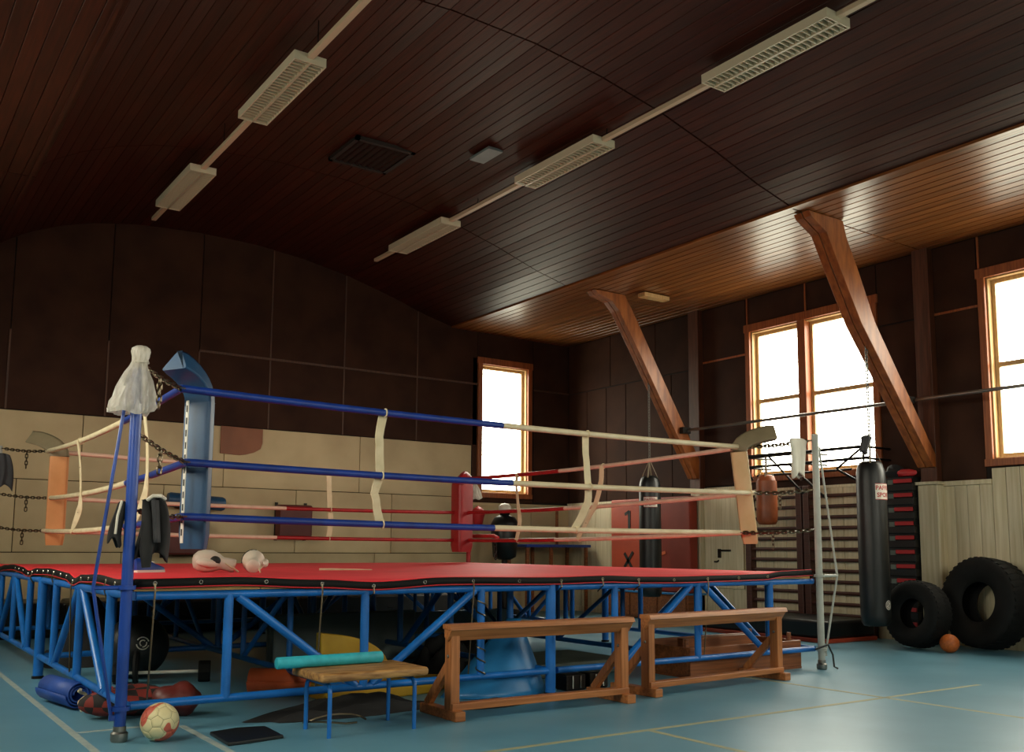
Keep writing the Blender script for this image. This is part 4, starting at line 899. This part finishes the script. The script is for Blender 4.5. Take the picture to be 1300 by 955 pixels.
# low stool
t = thing('low_stool', 'low stool with worn wooden seat and blue tube legs', 'stool', (2.8, 5.73, 0))
seat = MB().box(2.43, 3.17, 5.49, 5.97, .335, .39); obj('seat', seat, 'stool_wood', t, bevel=.02, seg=3)
for x, s in ((2.515, 1), (3.10, -1)):
    for y, d in ((5.555, 1), (5.915, -1)):
        pts = [(x, y, 0), (x, y, .26)]+[(x, y+d*.05*(1-math.cos(k*math.pi/8)), .26+.055*math.sin(k*math.pi/8)) for k in range(1, 5)]+[(x, 5.735, .315)]
        obj('leg', MB().tube(pts, .0135, 10), 'frame_blue', t, smooth=1)
obj('cross_bar', MB().tube([(2.515, 5.735, .315), (3.10, 5.735, .315)], .012, 8), 'frame_blue', t, smooth=1)
tag(obj('foam_roller', MB().lathe([(.004, 0), (.03, .0), (.037, .006), (.037, .725), (.03, .731), (.004, .731)], 20, (2.285, 5.86, .428), axis=(1, 0, 0)), 'teal_foam', smooth=50), 'turquoise foam tube lying across the low stool', 'foam tube')
# football from twelve pentagon and twenty hexagon panels
def football(c, r, lab):
    t = thing('football', lab, 'ball', (c[0], c[1], 0)); ph = (1+5**.5)/2
    iv = [V(p).normalized() for p in ((0,1,ph),(0,-1,ph),(0,1,-ph),(0,-1,-ph),(1,ph,0),(-1,ph,0),(1,-ph,0),(-1,-ph,0),(ph,0,1),(-ph,0,1),(ph,0,-1),(-ph,0,-1))]
    ed = (iv[0]-iv[1]).length+.01; nb = {i: [j for j in range(12) if j != i and (iv[i]-iv[j]).length < ed] for i in range(12)}
    R3 = Euler((.5, .9, .3)).to_matrix(); C0 = V(c)
    def order(ps):
        n = sum(ps, V()).normalized(); x = (ps[0]-n*ps[0].dot(n)).normalized(); y = n.cross(x); return sorted(ps, key=lambda p: math.atan2(p.dot(y), p.dot(x)))
    polys = [order([iv[i]*2/3+iv[j]/3 for j in nb[i]]) for i in range(12)]
    for i in range(12):
        for j in nb[i]:
            for k in nb[i]:
                if i < j < k and k in nb[j]: polys.append(order([a*2/3+b/3 for a in (iv[i], iv[j], iv[k]) for b in (iv[i], iv[j], iv[k]) if a is not b]))
    for ps in polys:
        m_ = sum(ps, V())/len(ps); mb = MB(); vs = [C0+R3@(m_.normalized()*r)]; n = len(ps)
        for ring, kk in ((.5, 1), (.93, 1), (.985, .985)):
            for q in range(n):
                for h in range(3): p = ps[q].lerp(ps[(q+1) % n], h/3); vs.append(C0+R3@((m_.lerp(p, ring)).normalized()*r*kk))
        k = 3*n; fs = [(0, 1+q, 1+(q+1) % k) for q in range(k)]
        for rg in range(2): fs += [(1+rg*k+q, 1+(rg+1)*k+q, 1+(rg+1)*k+(q+1) % k, 1+rg*k+(q+1) % k) for q in range(k)]
        mb.add(vs, fs); obj('panel', mb, 'football_skin', t, smooth=80)
    obj('bladder', MB().ball(c, r*.985, 20, 14), 'grey_cloth', t, smooth=80)
football((1.64, 6.03, .111), .111, 'worn cream football with red printed patches by the blue post')
fm = MB().prism([(1.945, 6.04), (1.93, 5.65), (2.06, 5.66), (2.285, 5.70), (2.30, 6.05), (2.13, 6.09)], 'xy', 0, .022)
tag(obj('black_pad', fm, 'black_vinyl', bevel=.006), 'flat black pad lying on the blue floor left of stool', 'pad')
# crumpled black cloth under the stool
def lump(nm, lab, cat, c, rx, ry, h, m_, sd, n=36, f=3, amp=.35, grp=None):
    def fn(u, v):
        a = 2*math.pi*u; e = noise.noise((math.cos(a)*f*.5+sd, math.sin(a)*f*.5, sd)); r = v*(1+amp*e)
        x, y = math.cos(a)*r, math.sin(a)*r; z = h*(1-v**2.2)*(.75+.6*noise.noise((x*f, y*f, sd*2))) if v < 1 else 0
        return (c[0]+x*rx, c[1]+y*ry, max(0, z)+c[2]+.002)
    return tag(obj(nm, MB().grid(fn, n, 12), m_, smooth=80), lab, cat, grp)
lump('black_cloth', 'crumpled black cloth on the floor behind the low stool', 'cloth', (3.0, 6.32, 0), .72, .2, .13, 'black_cloth', 2.3)
lump('black_bag', 'dark soft bag flattened under the blue sheet and trestle', 'bag', (4.05, 6.06, 0), .42, .12, .05, 'black_cloth', 5.1)
tag(obj('cord_loop', MB().tube([(2.75+.22*math.cos(k*.4), 5.98+.12*math.sin(k*.4), .01+.03*abs(math.sin(k*.5))) for k in range(14)], .007, 6), 'chain_metal', smooth=1), 'loose brown cord looped on floor under the stool', 'cord')

# ================================================================== UNDER THE RING
# yellow foam: curved upright board on a flat slab
t = thing('yellow_foam', 'yellow foam block with curved top behind the stool', 'foam block', (3.35, 6.98, 0))
q_ = [(3.05, .115), (3.62, .115), (3.63, .22)]+[(3.05+.58*math.cos(a), .22+.27*math.sin(a)) for a in [math.pi/2*k/10 for k in range(1, 9)]]+[(3.05, .50)]
obj('curved_board', MB().prism(q_, 'xz', 6.93, 7.03), 'yellow_foam', t, bevel=.012)
obj('base_slab', MB().prism([(3.05, 6.82), (3.5, 6.74), (3.95, 6.80), (4.2, 6.98), (3.9, 7.15), (3.05, 7.15)], 'xy', .0, .115), 'yellow_foam', t, bevel=.015)
# big blue sheet
def cone(u, v):
    xl = 4.50-.62*v**1.05; xr = 4.62+.25*v; x = xl+(xr-xl)*u
    return (x, 6.55-(.08+.25*v)*math.sin(math.pi*u)**.8-.02*v*math.sin(9*u), .58*(1-v)+.004+.03*max(0, math.sin(7*u+1))*v*(1-v))
tag(obj('blue_sheet', MB().grid(cone, 24, 14), 'blue_vinyl', smooth=80, solid=.008), 'large blue vinyl sheet standing folded behind the first trestle', 'sheet')
def rolled(nm, lab, p, q, r, m_):
    p, q = V(p), V(q); t = thing(nm, lab, 'rolled mat', ((p.x+q.x)/2, (p.y+q.y)/2, 0), 'rolled foam mats'); ax = (q-p); L = ax.length
    sp = []; d = ax.normalized(); x = d.cross(V((0, 0, 1))).normalized(); y = x.cross(d); mb = MB(); vs = []; n = 64
    for k in range(n+1):
        a = 2*math.pi*3.0*k/n; rr = r*(.42+.58*k/n)-.006; e = x*math.cos(a)*rr+y*math.sin(a)*rr; vs += [p+e, q+e]
    mb.add(vs, [(2*k, 2*k+1, 2*k+3, 2*k+2) for k in range(n)]); obj('sheet', mb, m_, t, smooth=80, solid=.009); return t
rolled('rolled_mat', 'orange rolled foam mat lying left of the yellow foam', (2.72, 7.50, .112), (3.16, 7.16, .112), .11, 'orange_foam')
rolled('rolled_mat', 'blue rolled foam mat under the left side of the ring', (1.36, 8.02, .105), (1.46, 7.44, .105), .10, 'blue_foam')
t = thing('plaid_bag', 'red and black checked bag with white cord by blue post', 'bag', (1.72, 7.05, 0))
obj('body', MB().ball((1.70, 7.02, .10), (.30, .19, .10), 24, 12, lambda d: 1+.1*math.sin(5*d.x+3*d.y)), 'plaid', t, smooth=80)
obj('flap', MB().ball((1.98, 6.85, .11), (.17, .14, .11), 18, 10, lambda d: 1+.12*math.sin(6*d.x)), 'wall_pad_red', t, smooth=80)
obj('cord', MB().tube([(1.44+.03*math.sin(k*.9), 7.22+.04*math.cos(k*.7), .02+.012*k) for k in range(14)], .011, 6), 'strap_white', t, smooth=1)
tag(obj('red_disc', MB().lathe([(.01, 0), (.09, .005), (.1, .02), (.09, .035), (.01, .04)], 20, (1.78, 8.25, .0)), 'red_plastic', smooth=40), 'small red plastic disc on the floor left under the ring', 'disc')
mbx = thing('medicine_ball', 'large black exercise ball with pale printed mark behind blue post', 'ball', (2.22, 9.0, 0))
obj('skin', MB().ball((2.22, 9.0, .27), .27, 28, 18), 'medicine', mbx, smooth=80)
lm = MB(); vd = V((-2.22, -9.0, .6)).normalized(); sx = V((0, 0, 1)).cross(vd).normalized(); syv = vd.cross(sx)
for (a0, a1, rr) in ((.3, 2.6, .05), (3.3, 5.9, .05), (.8, 4.2, .024), (4.6, 6.6, .03)):
    pts = [V((2.22, 9.0, .27))+(vd+sx*(.18+rr*4*math.cos(a))+syv*(.12+rr*4*math.sin(a))).normalized()*.272 for a in [a0+(a1-a0)*k/8 for k in range(9)]]
    lm.tube(pts, .005, 4)
obj('mark', lm, 'white', mbx)
lump('black_holdall', 'big black holdall under ring behind the exercise ball', 'bag', (2.15, 10.3, 0), .55, .4, .72, 'black_cloth', 7.7, amp=.15)
t = thing('dumbbell', 'long dumbbell with pale bar and dark blocks under the ring', 'dumbbell', (2.45, 8.5, 0))
obj('bar', MB().tube([(2.02, 8.62, .09), (2.62, 8.42, .09)], .014, 8), 'white', t, smooth=1)
for x, y in ((2.64, 8.41), (2.0, 8.63)): obj('weight', MB().lathe([(.02, -.05), (.085, -.05), (.09, -.04), (.09, .04), (.085, .05), (.02, .05)], 8, (x, y, .09), axis=(.95, -.31, 0)), 'rubber', t)
obj('weight_disc', MB().lathe([(.02, -.02), (.13, -.02), (.14, 0), (.13, .02), (.02, .02)], 24, (2.12, 8.585, .14), axis=(.95, -.31, 0)), 'rubber', t, smooth=40)
for x, y, lx, h, lab in ((4.25, 9.0, 1.55, .50, 'dark grey upright mat under ring behind yellow foam'), (6.0, 9.75, 1.5, .42, 'dark grey upright mat under ring farther right')):
    t = thing('folded_mat', lab, 'mat', (x, y, 0), 'grey mats under the ring')
    for k in range(3): obj('fold', MB().box(x-lx/2, x+lx/2, y+k*.07, y+k*.07+.065, 0, h-k*.01), 'grey_vinyl', t, bevel=.02)
t = thing('light_mat', 'low grey green mat lying flat beneath the middle of ring', 'mat', (5.5, 7.45, 0))
obj('body', MB().box(4.75, 6.2, 7.0, 7.9, 0, .13), 'mat_greygreen', t, bevel=.03); obj('seam', MB().box(4.745, 6.205, 6.995, 7.0, .06, .07), 'black', t)
lump('black_heap', 'heap of black gear on the mat under mid ring', 'bag', (5.35, 8.25, 0), .75, .3, .42, 'black_vinyl', 9.2, amp=.2)
lump('dark_heap', 'dark cloth heap under ring behind the blue sheet', 'bag', (4.62, 7.75, 0), .36, .25, .36, 'black_cloth', 12.2, amp=.2)
for i, (x, y, lab) in enumerate(((5.02, 6.38, 'squat grey weight block with rods, left of two'), (5.26, 6.38, 'squat grey weight block with rods, right of two'))):
    t = thing('weight_block', lab, 'weight', (x, y, 0), 'weight blocks behind the trestle')
    wb_ = obj('block', MB().box(x-.1, x+.1, y-.08, y+.08, 0, .13), 'dark_metal', t, bevel=.012)
    for s in (-.04, .04): obj('rod', MB().tube([(x+s, y-.086, .02), (x+s, y-.086, .12)], .008, 6), 'chrome', wb_, smooth=1)
# wooden crate with studs
t = thing('wooden_crate', 'reddish wooden crate under the right end of the ring', 'crate', (7.05, 6.6, 0))
obj('front_board', MB().box(6.32, 7.84, 6.30, 6.33, .02, .27), 'box_wood', t, bevel=.006); obj('back_board', MB().box(6.32, 7.84, 6.92, 6.95, .02, .30), 'box_wood', t, bevel=.006)
for x in (6.32, 7.81): obj('side_board', MB().box(x, x+.03, 6.33, 6.92, .02, .27), 'box_wood', t, bevel=.006)
obj('bottom_board', MB().box(6.32, 7.84, 6.3, 6.95, 0, .02), 'box_wood', t); obj('top_rim', MB().box(6.55, 7.5, 6.62, 6.70, .2, .32), 'box_wood', t, bevel=.006)
for x, y in ((6.37, 6.40), (6.37, 6.9), (7.78, 6.40), (7.78, 6.9)): obj('stud', MB().tube([(x, y, .2), (x, y, .34)], .022, 8), 'box_wood', t, smooth=1)
# long dark mats along the back wall, seen through the frame
for i, (a, b, lab) in enumerate(((-.6, 2.4, 'long black crash mat along back wall, left one'), (2.5, 5.4, 'long black crash mat along back wall, middle one'), (5.5, 8.6, 'long black crash mat along back wall, right one'))):
    t = thing('crash_mat', lab, 'mat', ((a+b)/2, 13.8, 0), 'black crash mats by the back wall')
    cb = obj('body', MB().box(a, b, 13.3, 14.3, 0, .44), 'black_vinyl', t, bevel=.04); obj('handle', MB().tube([((a+b)/2-.12, 13.295, .25), ((a+b)/2, 13.27, .22), ((a+b)/2+.12, 13.295, .25)], .012, 6), 'grey_cloth', cb, smooth=1)
# loose cords at the posts
tag(obj('loose_cord', MB().tube([(7.80, 6.10, .20), (7.93, 6.05, .24), (8.01, 6.06, .14), (8.0, 6.04, .03), (8.03, 6.02, .012)], .009, 6), 'black', smooth=1), 'black cord tied at the foot of the pale grey post', 'cord')
tag(obj('wound_cord', MB().tube([(4.03+.036*math.cos(k*.55), Y0+.065+.036*math.sin(k*.55), .80-.0075*k) for k in range(80)], .006, 5), 'chain_metal', smooth=1), 'brown cord wound down a blue upright above the first trestle', 'cord')
